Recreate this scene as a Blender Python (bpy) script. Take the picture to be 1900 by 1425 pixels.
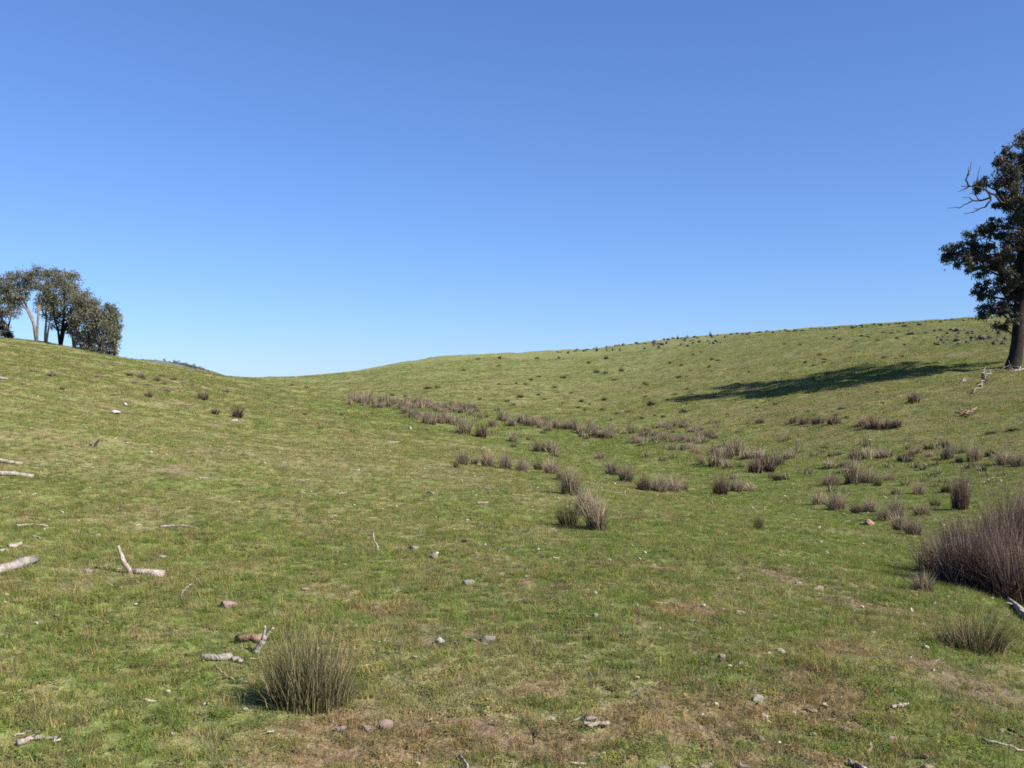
import bpy, math, random
import numpy as np
from mathutils import Vector

sc = bpy.context.scene
for o in list(bpy.data.objects):
    bpy.data.objects.remove(o)
COL = sc.collection

# ------------------------------------------------------------------ camera
F = 1825.0                    # focal length in photograph pixels (1900 wide)
U0, V0 = 950.0, 712.5
EYE = 1.6
cam_d = bpy.data.cameras.new("camera")
cam_d.sensor_width = 36.0
cam_d.lens = 36.0 * F / 1900.0
cam_d.clip_start = 0.1
cam_d.clip_end = 8000.0
cam = bpy.data.objects.new("camera", cam_d)
cam.location = (0, 0, EYE)
cam.rotation_euler = (math.radians(90), 0, 0)
COL.objects.link(cam)
sc.camera = cam

# ------------------------------------------------------------------ world, sun, exposure
SUN_EL = 36.0
SUN_AZ = 119.0                # clockwise from +Y (the view direction): right and a little behind
w = bpy.data.worlds.new("World")
sc.world = w
w.use_nodes = True
nt = w.node_tree
for n in list(nt.nodes):
    nt.nodes.remove(n)
sky = nt.nodes.new("ShaderNodeTexSky")
sky.sky_type = 'NISHITA'
sky.sun_disc = False
sky.sun_elevation = math.radians(SUN_EL)
sky.sun_rotation = math.radians(SUN_AZ)
sky.altitude = 700
sky.air_density = 1.0
sky.dust_density = 0.1
sky.ozone_density = 3.2
bg = nt.nodes.new("ShaderNodeBackground")
bg.inputs["Strength"].default_value = 0.104
wo = nt.nodes.new("ShaderNodeOutputWorld")
tint = nt.nodes.new("ShaderNodeMix"); tint.data_type = 'RGBA'; tint.blend_type = 'MULTIPLY'   # the camera's cool white balance, even over the whole sky
tint.inputs[0].default_value = 1.0; tint.inputs[7].default_value = (.455, .625, .96, 1)
curve = nt.nodes.new("ShaderNodeGamma"); curve.inputs["Gamma"].default_value = .82        # the camera's soft tone curve, even over the whole sky
nt.links.new(sky.outputs["Color"], curve.inputs["Color"])
nt.links.new(curve.outputs["Color"], tint.inputs[6])
nt.links.new(tint.outputs[2], bg.inputs["Color"])
nt.links.new(bg.outputs["Background"], wo.inputs["Surface"])

sun_d = bpy.data.lights.new("sun", 'SUN')
sun_d.energy = 5.0
sun_d.angle = math.radians(0.53)
sun_d.color = (1.0, 0.945, 0.86)
sun = bpy.data.objects.new("sun", sun_d)
e, a = math.radians(SUN_EL), math.radians(SUN_AZ)
TO_SUN = Vector((math.sin(a) * math.cos(e), math.cos(a) * math.cos(e), math.sin(e)))
sun.rotation_euler = (-TO_SUN).to_track_quat('-Z', 'Y').to_euler()
sun.location = (20, -10, 30)
COL.objects.link(sun)

sc.view_settings.view_transform = 'Standard'
sc.view_settings.look = 'None'
sc.view_settings.gamma = 1.0
sc.view_settings.use_curve_mapping = False
sc.view_settings.exposure = 1.13
sc.render.engine = 'CYCLES'
sc.cycles.use_denoising = False
sc.cycles.max_bounces = 6
sc.cycles.diffuse_bounces = 3
sc.cycles.transmission_bounces = 4
sc.cycles.transparent_max_bounces = 6
sc.cycles.filter_width = 1.7

rng = np.random.default_rng(11)
random.seed(5)

# ------------------------------------------------------------------ numpy noise
def _hash(ix, iy, seed):
    h = (ix.astype(np.int64) * 374761393 + iy.astype(np.int64) * 668265263 + seed * 974711) & 0x7fffffff
    h = ((h ^ (h >> 13)) * 1274126177) & 0x7fffffff
    h = h ^ (h >> 16)
    return (h & 0xffff) / 65535.0

def vnoise(x, y, seed=0):
    x = np.asarray(x, float); y = np.asarray(y, float)
    ix = np.floor(x); iy = np.floor(y)
    fx = x - ix; fy = y - iy
    fx = fx * fx * fx * (fx * (fx * 6 - 15) + 10); fy = fy * fy * fy * (fy * (fy * 6 - 15) + 10)
    a_ = _hash(ix, iy, seed); b_ = _hash(ix + 1, iy, seed)
    c_ = _hash(ix, iy + 1, seed); d_ = _hash(ix + 1, iy + 1, seed)
    return (a_ * (1 - fx) + b_ * fx) * (1 - fy) + (c_ * (1 - fx) + d_ * fx) * fy

def fbm(x, y, seed=0, octv=4):
    s = 0; amp = 0.5; tot = 0
    for k in range(octv):
        ca, sa = math.cos(0.6 * k + 0.3), math.sin(0.6 * k + 0.3)
        s = s + amp * vnoise((x * ca - y * sa) * 2 ** k + 17 * k, (x * sa + y * ca) * 2 ** k - 9 * k, seed + k)
        tot += amp; amp *= 0.5
    return s / tot

def sstep(a_, b_, x):
    t = np.clip((x - a_) / (b_ - a_), 0, 1)
    return t * t * (3 - 2 * t)

# ------------------------------------------------------------------ the lie of the land
# profiles of the ground seen from the viewpoint: for a bearing (photo column) pairs of
# (distance ahead, height relative to the eye)
PROF = {
    -1500: [(2, -1.5), (6, -1.2), (12, -.6), (20, .3), (40, 2.6), (60, 4.6), (85, 6.4), (110, 7.2), (160, 6.5), (300, 0), (900, -18), (3000, -30)],
    -500: [(2, -1.55), (6, -1.4), (10, -1.15), (20, -.25), (40, 1.7), (60, 3.5), (75, 4.5), (88, 5.15), (110, 5.7), (150, 5.0), (300, 0), (900, -18), (3000, -30)],
    0: [(2, -1.6), (5, -1.52), (10, -1.28), (20, -.55), (40, 1.0), (60, 2.6), (75, 3.48), (88, 4.08), (105, 4.5), (150, 3.2), (300, -2), (900, -18), (3000, -30)],
    150: [(2, -1.6), (5, -1.55), (10, -1.4), (20, -.85), (40, .42), (60, 1.8), (75, 2.6), (86, 2.95), (105, 3.2), (150, 2.2), (300, -2), (900, -18), (3000, -30)],
    300: [(2, -1.6), (5, -1.58), (10, -1.5), (20, -1.15), (35, -.4), (55, .7), (70, 1.3), (82, 1.42), (100, 1.5), (150, .5), (300, -3), (900, -18), (3000, -30)],
    400: [(2, -1.6), (5, -1.6), (10, -1.55), (20, -1.32), (35, -.75), (55, .05), (72, .58), (85, .70), (105, .7), (150, 0), (300, -3), (900, -18), (3000, -30)],
    500: [(2, -1.6), (5, -1.6), (10, -1.6), (20, -1.5), (40, -.95), (60, -.35), (80, .25), (95, .54), (120, .6), (160, .2), (300, -3), (900, -18), (3000, -30)],
    650: [(2, -1.6), (5, -1.6), (10, -1.63), (20, -1.65), (35, -1.5), (48, -1.15), (58, -.85), (75, -.1), (95, .85), (110, 1.35), (135, 1.5), (180, 1.0), (300, -2), (900, -18), (3000, -30)],
    800: [(2, -1.6), (5, -1.6), (10, -1.65), (20, -1.85), (35, -1.9), (45, -1.6), (55, -1.05), (75, .3), (100, 2.0), (118, 3.02), (145, 3.5), (220, 2.5), (400, -2), (900, -18), (3000, -30)],
    950: [(2, -1.6), (5, -1.6), (10, -1.65), (15, -1.8), (24, -2.1), (36, -2.25), (46, -1.85), (57, -1.1), (76, .4), (102, 2.5), (122, 3.72), (150, 4.3), (230, 3.5), (450, -2), (900, -18), (3000, -30)],
    1100: [(2, -1.6), (5, -1.6), (10, -1.65), (14, -1.85), (20, -2.15), (28, -2.45), (36, -2.45), (46, -1.95), (60, -1.0), (80, .7), (105, 3.0), (125, 4.38), (160, 5.2), (250, 4), (500, -2), (900, -18), (3000, -30)],
    1250: [(2, -1.6), (5, -1.62), (10, -1.7), (16, -2.05), (22, -2.45), (30, -2.62), (38, -2.25), (46, -1.62), (59, -.48), (80, 1.4), (105, 4.0), (128, 5.85), (165, 7.0), (260, 5.5), (500, -2), (900, -18), (3000, -30)],
    1400: [(2, -1.6), (5, -1.64), (10, -1.78), (16, -2.2), (22, -2.55), (30, -2.5), (38, -2.0), (45, -1.3), (56.6, .02), (72, 1.85), (90, 3.85), (110, 5.6), (130, 6.7), (165, 7.9), (260, 6.5), (500, -2), (900, -18), (3000, -30)],
    1600: [(2, -1.6), (5, -1.66), (8, -1.8), (13, -2.2), (20, -2.5), (28, -2.25), (36, -1.5), (44, -.5), (52, .5), (65, 2.15), (82, 4.1), (102, 6.0), (124, 7.35), (160, 8.7), (260, 7.5), (500, -2), (900, -18), (3000, -30)],
    1800: [(2, -1.62), (4, -1.65), (6.5, -1.82), (9.5, -2.05), (14, -2.35), (20, -2.4), (28, -1.9), (36, -1.0), (44, .1), (50, .93), (65, 2.9), (80, 4.6), (100, 6.6), (122, 8.15), (150, 9.3), (260, 8.5), (500, -2), (900, -18), (3000, -30)],
    2000: [(2, -1.65), (4, -1.72), (6.5, -1.95), (9.5, -2.25), (14, -2.45), (20, -2.2), (28, -1.45), (36, -.4), (44, .75), (50, 1.55), (65, 3.5), (80, 5.3), (100, 7.5), (122, 9.1), (150, 10.3), (260, 9.5), (500, -2), (900, -18), (3000, -30)],
    2600: [(2, -1.8), (4, -2.0), (7, -2.2), (12, -2.0), (20, -1.1), (32, .8), (45, 2.8), (60, 5.0), (80, 7.6), (100, 9.6), (125, 11.2), (160, 12.2), (260, 11), (500, -2), (900, -18), (3000, -30)],
    3600: [(2, -1.9), (5, -1.9), (12, -1.2), (20, 0), (32, 2.0), (45, 4.2), (60, 6.5), (80, 9.2), (100, 11.2), (125, 12.8), (160, 13.6), (260, 12), (500, -2), (900, -18), (3000, -30)],
}
def pchip(x, y, xq):
    h = np.diff(x); d = np.diff(y) / h
    m = np.zeros_like(y)
    m[0], m[-1] = d[0], d[-1]
    for i in range(1, len(x) - 1):
        m[i] = 0.0 if d[i - 1] * d[i] <= 0 else (h[i - 1] * d[i] + h[i] * d[i - 1]) / (h[i - 1] + h[i])
    k = np.clip(np.searchsorted(x, xq) - 1, 0, len(x) - 2)
    s = np.clip((xq - x[k]) / h[k], 0, 1)
    return ((1 + 2 * s) * (1 - s) ** 2 * y[k] + s * (1 - s) ** 2 * h[k] * m[k]
            + s * s * (3 - 2 * s) * y[k + 1] + s * s * (s - 1) * h[k] * m[k + 1])
NT, NY = 420, 520
LY0, LY1 = math.log(2.0), math.log(3000.0)
YG = np.exp(np.linspace(LY0, LY1, NY))
_cols = sorted(PROF)
_tc = (np.array(_cols, float) - U0) / F
_prof = np.array([pchip(np.array([p[0] for p in PROF[c]], float), np.array([p[1] for p in PROF[c]], float), YG) for c in _cols])
TG = np.linspace(_tc[0], _tc[-1], NT)
ZG = np.array([pchip(_tc, _prof[:, j], TG) for j in range(NY)]).T      # [NT, NY]
for _ in range(6):            # round the joins between profiles
    Zp = np.pad(ZG, 1, mode='edge')
    ZG = .5 * ZG + .125 * (Zp[2:, 1:-1] + Zp[:-2, 1:-1] + Zp[1:-1, 2:] + Zp[1:-1, :-2])

def ground_z(X, Y):
    X = np.asarray(X, float); Y = np.asarray(Y, float)
    Ye = np.clip(Y, 3.0, 2990.0)
    t = np.clip(X / Ye, TG[0], TG[-1] - 1e-6)
    a_ = (t - TG[0]) / (TG[1] - TG[0]); b_ = (np.log(Ye) - LY0) / (LY1 - LY0) * (NY - 1)
    i = np.clip(a_.astype(int), 0, NT - 2); j = np.clip(b_.astype(int), 0, NY - 2)
    fa = a_ - i; fb = b_ - j
    z = (ZG[i, j] * (1 - fa) + ZG[i + 1, j] * fa) * (1 - fb) + (ZG[i, j + 1] * (1 - fa) + ZG[i + 1, j + 1] * fa) * fb
    k = sstep(8, 60, Ye)
    z = z + (fbm(X * .9, Y * .9, 3, 3) - .5) * (.10 + .10 * k) + (fbm(X * .18, Y * .18, 31, 3) - .5) * (.12 + .45 * k)
    z = z + (fbm(X * 4, Y * 4, 53, 2) - .5) * .035
    return z + EYE

_YR = np.geomspace(2.4, 200, 4000)
def P(u, v, lift=0.0):
    """the ground point seen at photo pixel (u, v)"""
    X = (u - U0) / F * _YR
    zr = EYE + (V0 - v) / F * _YR
    d = zr - ground_z(X, _YR)
    k = np.where(d <= 0)[0]
    k = int(k[0]) if len(k) else int(np.argmin(d[_YR < 140]))
    y = _YR[k]
    x = (u - U0) / F * y
    return Vector((x, y, float(ground_z(x, y)) + lift))
def gpt(x, y, lift=0.0):
    return Vector((x, y, float(ground_z(x, y)) + lift))

# ------------------------------------------------------------------ pasture colour fields
GULLY = [P(*q) for q in [(1900, 1060), (1760, 985), (1600, 925), (1400, 885), (1200, 850), (1000, 812), (800, 765), (640, 748)]]
def poly_dist(X, Y, pts):
    d = np.full(np.shape(X), 1e9)
    for p, q in zip(pts[:-1], pts[1:]):
        vx, vy = q.x - p.x, q.y - p.y
        t = np.clip(((X - p.x) * vx + (Y - p.y) * vy) / (vx * vx + vy * vy), 0, 1)
        d = np.minimum(d, np.hypot(X - p.x - t * vx, Y - p.y - t * vy))
    return d
RED = [(1450, 1235, .55), (1490, 1265, .4), (1590, 1315, .55), (1660, 1300, .4), (1060, 1390, .45), (1240, 1350, .5), (1330, 1340, .5),
       (690, 1395, .45), (560, 1420, .4), (840, 1370, .35), (985, 1085, .5), (545, 1088, .35), (1340, 1400, .5), (1480, 1385, .5), (600, 1340, .3), (1180, 1060, .5),
       (40, 1100, .25), (740, 1135, .3), (1300, 1140, .4), (1000, 1290, .25), (1700, 1390, .4), (1540, 1200, .5)]
BARE = [(1445, 1060, .5), (1475, 1078, .4), (1750, 1235, .25), (1790, 1258, .25), (1830, 1280, .3), (1000, 1090, .3), (330, 870, .6), (280, 880, .4), (1255, 1180, .3), (860, 1185, .3), (1600, 1120, .35), (200, 760, .8)]
REDP = [(P(u, v), r) for u, v, r in RED]
BAREP = [(P(u, v), r) for u, v, r in BARE]
def pasture(X, Y):
    """returns colour (n,3), bare (n)"""
    lush = np.exp(-(poly_dist(X, Y, GULLY) / 5.5) ** 2)
    lush = np.clip(lush + .55 * np.exp(-(((X - 24) / 9) ** 2 + ((Y - 50) / 7) ** 2)), 0, 1)
    n0 = fbm(X * .11, Y * .11, 71, 4); n1 = fbm(X * .55, Y * .55, 81, 4); n2 = fbm(X * 2.3, Y * 2.3, 91, 3); n3 = fbm(X * 7, Y * 7, 97, 2)
    red = np.zeros(np.shape(X)); bare = np.zeros(np.shape(X))
    for p, r in REDP:
        d = np.hypot(X - p.x, (Y - p.y)) / (r * .62)
        red = np.maximum(red, np.exp(-d * d))
    for p, r in BAREP:
        d = np.hypot(X - p.x, (Y - p.y)) / r
        bare = np.maximum(bare, np.exp(-d * d))
    red = np.clip(red * (.10 + 1.3 * sstep(.42, .66, .6 * n2 + .4 * n3)), 0, .6)
    bare = np.clip(bare * (.2 + 1.1 * sstep(.35, .62, .6 * n2 + .4 * n3)), 0, .9)
    bare = np.maximum(bare, .55 * sstep(.60, .76, n1 * .25 + n2 * .35 + n3 * .4))
    dry = np.clip(sstep(.38, .64, .3 * n0 + .3 * n1 + .25 * n2 + .15 * n3) * 1.1 - .5 * lush, 0, 1)
    green = np.array([.144, .167, .057]); olive = np.array([.184, .178, .079]); lushc = np.array([.104, .150, .040])
    straw = np.array([.255, .212, .132]); soil = np.array([.180, .132, .096]); redc = np.array([.205, .104, .080])
    k = sstep(.38, .62, .28 * n1 + .40 * n2 + .32 * n3)[..., None]
    c = green * (1 - k) + olive * k
    c = c * (1 - .55 * lush[..., None]) + lushc * .55 * lush[..., None]
    dk = (.50 * dry)[..., None]
    c = c * (1 - dk) + (olive * .5 + straw * .5) * dk
    far = (sstep(45, 95, Y) * .45)[..., None]                      # the upper hillsides are grazed paler
    c = c * (1 - far) + np.array([.152, .176, .074]) * far
    c = c * (.91 + .18 * n3[..., None])
    c = c * (1 - .75 * bare[..., None]) + soil * .75 * bare[..., None]
    c = c * (1 - .7 * red[..., None]) + redc * .7 * red[..., None]
    return c, np.clip(bare + .30 * red, 0, 1)

# ------------------------------------------------------------------ helpers
def link(o):
    COL.objects.link(o); return o
def tag(o, label=None, cat=None, group=None, kind=None):
    if label: o["label"] = label
    if cat: o["category"] = cat
    if group: o["group"] = group
    if kind: o["kind"] = kind
    return o
def mesh_np(name, verts, quads=None, tris=None, mats=(), attrs=None, smooth=False):
    verts = np.asarray(verts, np.float32)
    me = bpy.data.meshes.new(name)
    me.vertices.add(len(verts)); me.vertices.foreach_set("co", verts.ravel())
    loops = []; starts = []; n = 0
    if quads is not None and len(quads):
        q = np.asarray(quads, np.int32); loops.append(q.ravel()); starts.append(n + np.arange(len(q)) * 4); n += q.size
    if tris is not None and len(tris):
        t = np.asarray(tris, np.int32); loops.append(t.ravel()); starts.append(n + np.arange(len(t)) * 3); n += t.size
    if loops:
        L = np.concatenate(loops); S = np.concatenate(starts).astype(np.int32)
        me.loops.add(len(L)); me.loops.foreach_set("vertex_index", L)
        me.polygons.add(len(S)); me.polygons.foreach_set("loop_start", S)
        if smooth:
            me.polygons.foreach_set("use_smooth", np.ones(len(S), bool))
    for k, (typ, data) in (attrs or {}).items():
        at = me.attributes.new(k, typ, 'POINT')
        data = np.asarray(data, np.float32 if typ != 'INT' else np.int32)
        at.data.foreach_set({'FLOAT': 'value', 'INT': 'value', 'FLOAT_VECTOR': 'vector', 'FLOAT_COLOR': 'color'}[typ], data.ravel())
    for m in mats:
        me.materials.append(m)
    me.update(calc_edges=True)
    me.validate()
    return me
def obj(name, me, parent=None, loc=None):
    o = bpy.data.objects.new(name, me); link(o)
    if loc is not None: o.location = loc
    if parent is not None: o.parent = parent
    return o
def empty(name, loc):
    o = bpy.data.objects.new(name, None); o.empty_display_size = .1; o.location = loc
    return link(o)

def tube(path, radii, sides=7, jit=0.0, seed=0, v0=0):
    """verts, quads of a tapered tube along a path (closed with pinched ends)"""
    pts = [Vector(p) for p in path]
    r_ = random.Random(seed)
    V = []; Q = []
    up = Vector((0.13, 0.21, 0.97))
    nrm = None
    for i, p in enumerate(pts):
        d = (pts[min(i + 1, len(pts) - 1)] - pts[max(i - 1, 0)]).normalized()
        if nrm is None:
            nrm = d.cross(up if abs(d.dot(up)) < .9 else Vector((1, 0, 0))).normalized()
        else:
            nrm = (nrm - d * nrm.dot(d)).normalized()
        b = d.cross(nrm)
        for k in range(sides):
            an = 2 * math.pi * k / sides
            rr = radii[i] * (1 + jit * (r_.random() - .5) * 2)
            V.append(p + (nrm * math.cos(an) + b * math.sin(an)) * rr)
    n = len(pts)
    for i in range(n - 1):
        for k in range(sides):
            k2 = (k + 1) % sides
            Q.append((v0 + i * sides + k, v0 + i * sides + k2, v0 + (i + 1) * sides + k2, v0 + (i + 1) * sides + k))
    T = []
    for end, base in ((0, 0), (1, (n - 1) * sides)):
        c = len(V); V.append(pts[-1 if end else 0])
        for k in range(sides):
            k2 = (k + 1) % sides
            T.append((v0 + c, v0 + base + k, v0 + base + k2) if end else (v0 + c, v0 + base + k2, v0 + base + k))
    return V, Q, T
class TB:
    def __init__(s): s.V = []; s.Q = []; s.T = []
    def add(s, path, radii, sides=7, jit=0.0, seed=0):
        v, q, t = tube(path, radii, sides, jit, seed, len(s.V)); s.V += v; s.Q += q; s.T += t
    def mesh(s, name, mat, org=None, smooth=True):
        V = np.array([tuple(v) for v in s.V])
        if org is not None: V = V - np.array(tuple(org))
        return mesh_np(name, V, s.Q, s.T, [mat], smooth=smooth)
def wander(p, q, n, amt, seed, sag=0.0):
    r_ = random.Random(seed); p = Vector(p); q = Vector(q); L = (q - p).length
    out = []
    ph = [r_.uniform(0, 6.28) for _ in range(6)]
    for i in range(n + 1):
        t = i / n; k = math.sin(math.pi * t)
        off = Vector((math.sin(5 * t + ph[0]) + .5 * math.sin(11 * t + ph[1]), math.sin(5.5 * t + ph[2]) + .5 * math.sin(12 * t + ph[3]), math.sin(4.7 * t + ph[4]))) * amt * L * k
        out.append(p.lerp(q, t) + off + Vector((0, 0, sag * L * k)))
    return out

# ------------------------------------------------------------------ materials
def new_mat(name):
    m = bpy.data.materials.new(name); m.use_nodes = True
    t = m.node_tree
    for n in list(t.nodes): t.nodes.remove(n)
    out = t.nodes.new("ShaderNodeOutputMaterial")
    return m, t, out
def N(t, typ, **kw):
    n = t.nodes.new(typ)
    for k, v in kw.items():
        if k in n.inputs.keys() if isinstance(k, str) else False: n.inputs[k].default_value = v
        else: setattr(n, k, v)
    return n
def mixrgb(t, fac, a_, b_, blend='MIX'):
    n = t.nodes.new("ShaderNodeMix"); n.data_type = 'RGBA'; n.blend_type = blend
    for s, v in ((0, fac), (6, a_), (7, b_)):
        if hasattr(v, "is_linked"): t.links.new(v, n.inputs[s])
        else: n.inputs[s].default_value = v if s == 0 else (*v[:3], 1)
    return n.outputs[2]
def noise(t, scale, detail=3, rough=.55, vec=None):
    n = t.nodes.new("ShaderNodeTexNoise"); n.inputs["Scale"].default_value = scale
    n.inputs["Detail"].default_value = detail; n.inputs["Roughness"].default_value = rough
    if vec is not None: t.links.new(vec, n.inputs["Vector"])
    return n.outputs["Fac"]
def ramp(t, fac, stops):
    n = t.nodes.new("ShaderNodeValToRGB")
    while len(n.color_ramp.elements) < len(stops): n.color_ramp.elements.new(.5)
    for el, (p, c) in zip(n.color_ramp.elements, stops):
        el.position = p; el.color = (*c, 1) if len(c) == 3 else c
    t.links.new(fac, n.inputs["Fac"])
    return n.outputs["Color"]
def mathn(t, op, a_, b_):
    n = t.nodes.new("ShaderNodeMath"); n.operation = op
    for s, v in ((0, a_), (1, b_)):
        if hasattr(v, "is_linked"): t.links.new(v, n.inputs[s])
        else: n.inputs[s].default_value = v
    return n.outputs[0]
def bump(t, h, strength, dist):
    n = t.nodes.new("ShaderNodeBump"); n.inputs["Strength"].default_value = strength; n.inputs["Distance"].default_value = dist
    t.links.new(h, n.inputs["Height"]); return n.outputs["Normal"]

def ground_material():
    m, t, out = new_mat("pasture_ground")
    at = N(t, "ShaderNodeAttribute", attribute_name="gcol")
    geo = N(t, "ShaderNodeNewGeometry")
    pos = geo.outputs["Position"]
    fine = noise(t, 26, 4, .7, pos); mid = noise(t, 5.5, 4, .65, pos); big = noise(t, 1.3, 4, .6, pos)
    c = mixrgb(t, 1.0, at.outputs["Color"], ramp(t, fine, [(.28, (.60, .58, .56)), (.5, (.97, .97, .97)), (.75, (1.40, 1.36, 1.28))]), 'MULTIPLY')
    c = mixrgb(t, 1.0, c, ramp(t, mid, [(.3, (.80, .80, .80)), (.5, (1, 1, 1)), (.72, (1.18, 1.16, 1.10))]), 'MULTIPLY')
    c = mixrgb(t, 1.0, c, ramp(t, big, [(.3, (.90, .92, .92)), (.55, (1, 1, 1)), (.75, (1.08, 1.06, 1.02))]), 'MULTIPLY')
    b = N(t, "ShaderNodeBsdfDiffuse"); b.inputs["Roughness"].default_value = .6
    t.links.new(c, b.inputs["Color"])
    h = mathn(t, 'ADD', mathn(t, 'MULTIPLY', fine, .5), mid)
    t.links.new(bump(t, h, .9, .08), b.inputs["Normal"])
    t.links.new(b.outputs[0], out.inputs[0])
    return m
def blade_material():
    m, t, out = new_mat("grass_blades")
    at = N(t, "ShaderNodeAttribute", attribute_name="gcol"); at.attribute_type = 'INSTANCER'
    tn = N(t, "ShaderNodeAttribute", attribute_name="tone")
    oi = N(t, "ShaderNodeObjectInfo")
    k = ramp(t, tn.outputs["Fac"], [(0, (.70, .80, .58)), (.45, (1.1, 1.15, .85)), (.80, (1.5, 1.4, 1.2)), (.84, (2.2, 1.75, 1.7)), (1, (2.7, 2.15, 2.2))])
    c = mixrgb(t, 1.0, at.outputs["Color"], k, 'MULTIPLY')
    c = mixrgb(t, 1.0, c, ramp(t, oi.outputs["Random"], [(0, (.62, .70, .68)), (.45, (1, 1, 1)), (.88, (1.22, 1.14, 1.05)), (1, (1.75, 1.55, 1.45))]), 'MULTIPLY')
    d = N(t, "ShaderNodeBsdfDiffuse"); tr = N(t, "ShaderNodeBsdfTranslucent")
    t.links.new(c, d.inputs["Color"]); t.links.new(c, tr.inputs["Color"])
    mx = N(t, "ShaderNodeMixShader"); mx.inputs[0].default_value = .38
    t.links.new(d.outputs[0], mx.inputs[1]); t.links.new(tr.outputs[0], mx.inputs[2])
    t.links.new(mx.outputs[0], out.inputs[0])
    return m
def stem_material(name, base, tip, pale, transl=.22, var=.25):
    m, t, out = new_mat(name)
    hf = N(t, "ShaderNodeAttribute", attribute_name="hfrac"); tn = N(t, "ShaderNodeAttribute", attribute_name="tone")
    oi = N(t, "ShaderNodeObjectInfo")
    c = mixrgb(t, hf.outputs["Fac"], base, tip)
    c = mixrgb(t, ramp(t, tn.outputs["Fac"], [(.62, (0, 0, 0)), (.9, (.85, .85, .85))]), c, pale)
    c = mixrgb(t, 1.0, c, ramp(t, tn.outputs["Fac"], [(0, (.6, .6, .6)), (1, (1.25, 1.25, 1.25))]), 'MULTIPLY')
    c = mixrgb(t, 1.0, c, ramp(t, oi.outputs["Random"], [(0, (1 - var, 1 - var, 1 - var)), (1, (1 + var, 1 + .8 * var, 1 + .6 * var))]), 'MULTIPLY')
    d = N(t, "ShaderNodeBsdfDiffuse"); tr = N(t, "ShaderNodeBsdfTranslucent")
    t.links.new(c, d.inputs["Color"]); t.links.new(c, tr.inputs["Color"])
    mx = N(t, "ShaderNodeMixShader"); mx.inputs[0].default_value = transl
    t.links.new(d.outputs[0], mx.inputs[1]); t.links.new(tr.outputs[0], mx.inputs[2])
    t.links.new(mx.outputs[0], out.inputs[0])
    return m
def wood_material(name, c1, c2, scale=14):
    m, t, out = new_mat(name)
    tc = N(t, "ShaderNodeTexCoord"); oi = N(t, "ShaderNodeObjectInfo")
    n1 = noise(t, scale, 5, .65, tc.outputs["Object"]); n2 = noise(t, scale * 5, 3, .6, tc.outputs["Object"])
    c = ramp(t, n1, [(.32, c1), (.62, c2)])
    c = mixrgb(t, 1.0, c, ramp(t, n2, [(.3, (.6, .58, .56)), (.6, (1.08, 1.08, 1.08))]), 'MULTIPLY')
    c = mixrgb(t, 1.0, c, ramp(t, oi.outputs["Random"], [(0, (.82, .82, .84)), (1, (1.1, 1.06, 1.0))]), 'MULTIPLY')
    b = N(t, "ShaderNodeBsdfPrincipled"); b.inputs["Roughness"].default_value = .9; b.inputs["Specular IOR Level"].default_value = .15
    t.links.new(c, b.inputs["Base Color"]); t.links.new(bump(t, mathn(t, 'ADD', n1, n2), .6, .02), b.inputs["Normal"])
    t.links.new(b.outputs[0], out.inputs[0])
    return m
def stone_material(name, c1, c2, c3, scale=18):
    m, t, out = new_mat(name)
    tc = N(t, "ShaderNodeTexCoord"); oi = N(t, "ShaderNodeObjectInfo")
    va = N(t, "ShaderNodeVectorMath"); va.operation = 'ADD'
    t.links.new(tc.outputs["Object"], va.inputs[0]); t.links.new(oi.outputs["Location"], va.inputs[1])
    n1 = noise(t, scale, 5, .65, va.outputs[0]); n2 = noise(t, scale * 4, 4, .6, va.outputs[0])
    c = ramp(t, n1, [(.3, c1), (.5, c2), (.68, c3)])
    c = mixrgb(t, 1.0, c, ramp(t, n2, [(.3, (.7, .68, .66)), (.62, (1.12, 1.12, 1.12))]), 'MULTIPLY')
    b = N(t, "ShaderNodeBsdfPrincipled"); b.inputs["Roughness"].default_value = .92; b.inputs["Specular IOR Level"].default_value = .2
    t.links.new(c, b.inputs["Base Color"]); t.links.new(bump(t, mathn(t, 'ADD', n1, n2), .7, .02), b.inputs["Normal"])
    t.links.new(b.outputs[0], out.inputs[0])
    return m
def leaf_material(name, dark, mid, tip, transl=.2):
    m, t, out = new_mat(name)
    tn = N(t, "ShaderNodeAttribute", attribute_name="tone")
    c = ramp(t, tn.outputs["Fac"], [(0, dark), (.6, mid), (.86, mid), (1, tip)])
    b = N(t, "ShaderNodeBsdfPrincipled"); b.inputs["Roughness"].default_value = .5; b.inputs["Specular IOR Level"].default_value = .14
    t.links.new(c, b.inputs["Base Color"])
    tr = N(t, "ShaderNodeBsdfTranslucent"); t.links.new(c, tr.inputs["Color"])
    mx = N(t, "ShaderNodeMixShader"); mx.inputs[0].default_value = transl
    t.links.new(b.outputs[0], mx.inputs[1]); t.links.new(tr.outputs[0], mx.inputs[2])
    t.links.new(mx.outputs[0], out.inputs[0])
    return m

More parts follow.
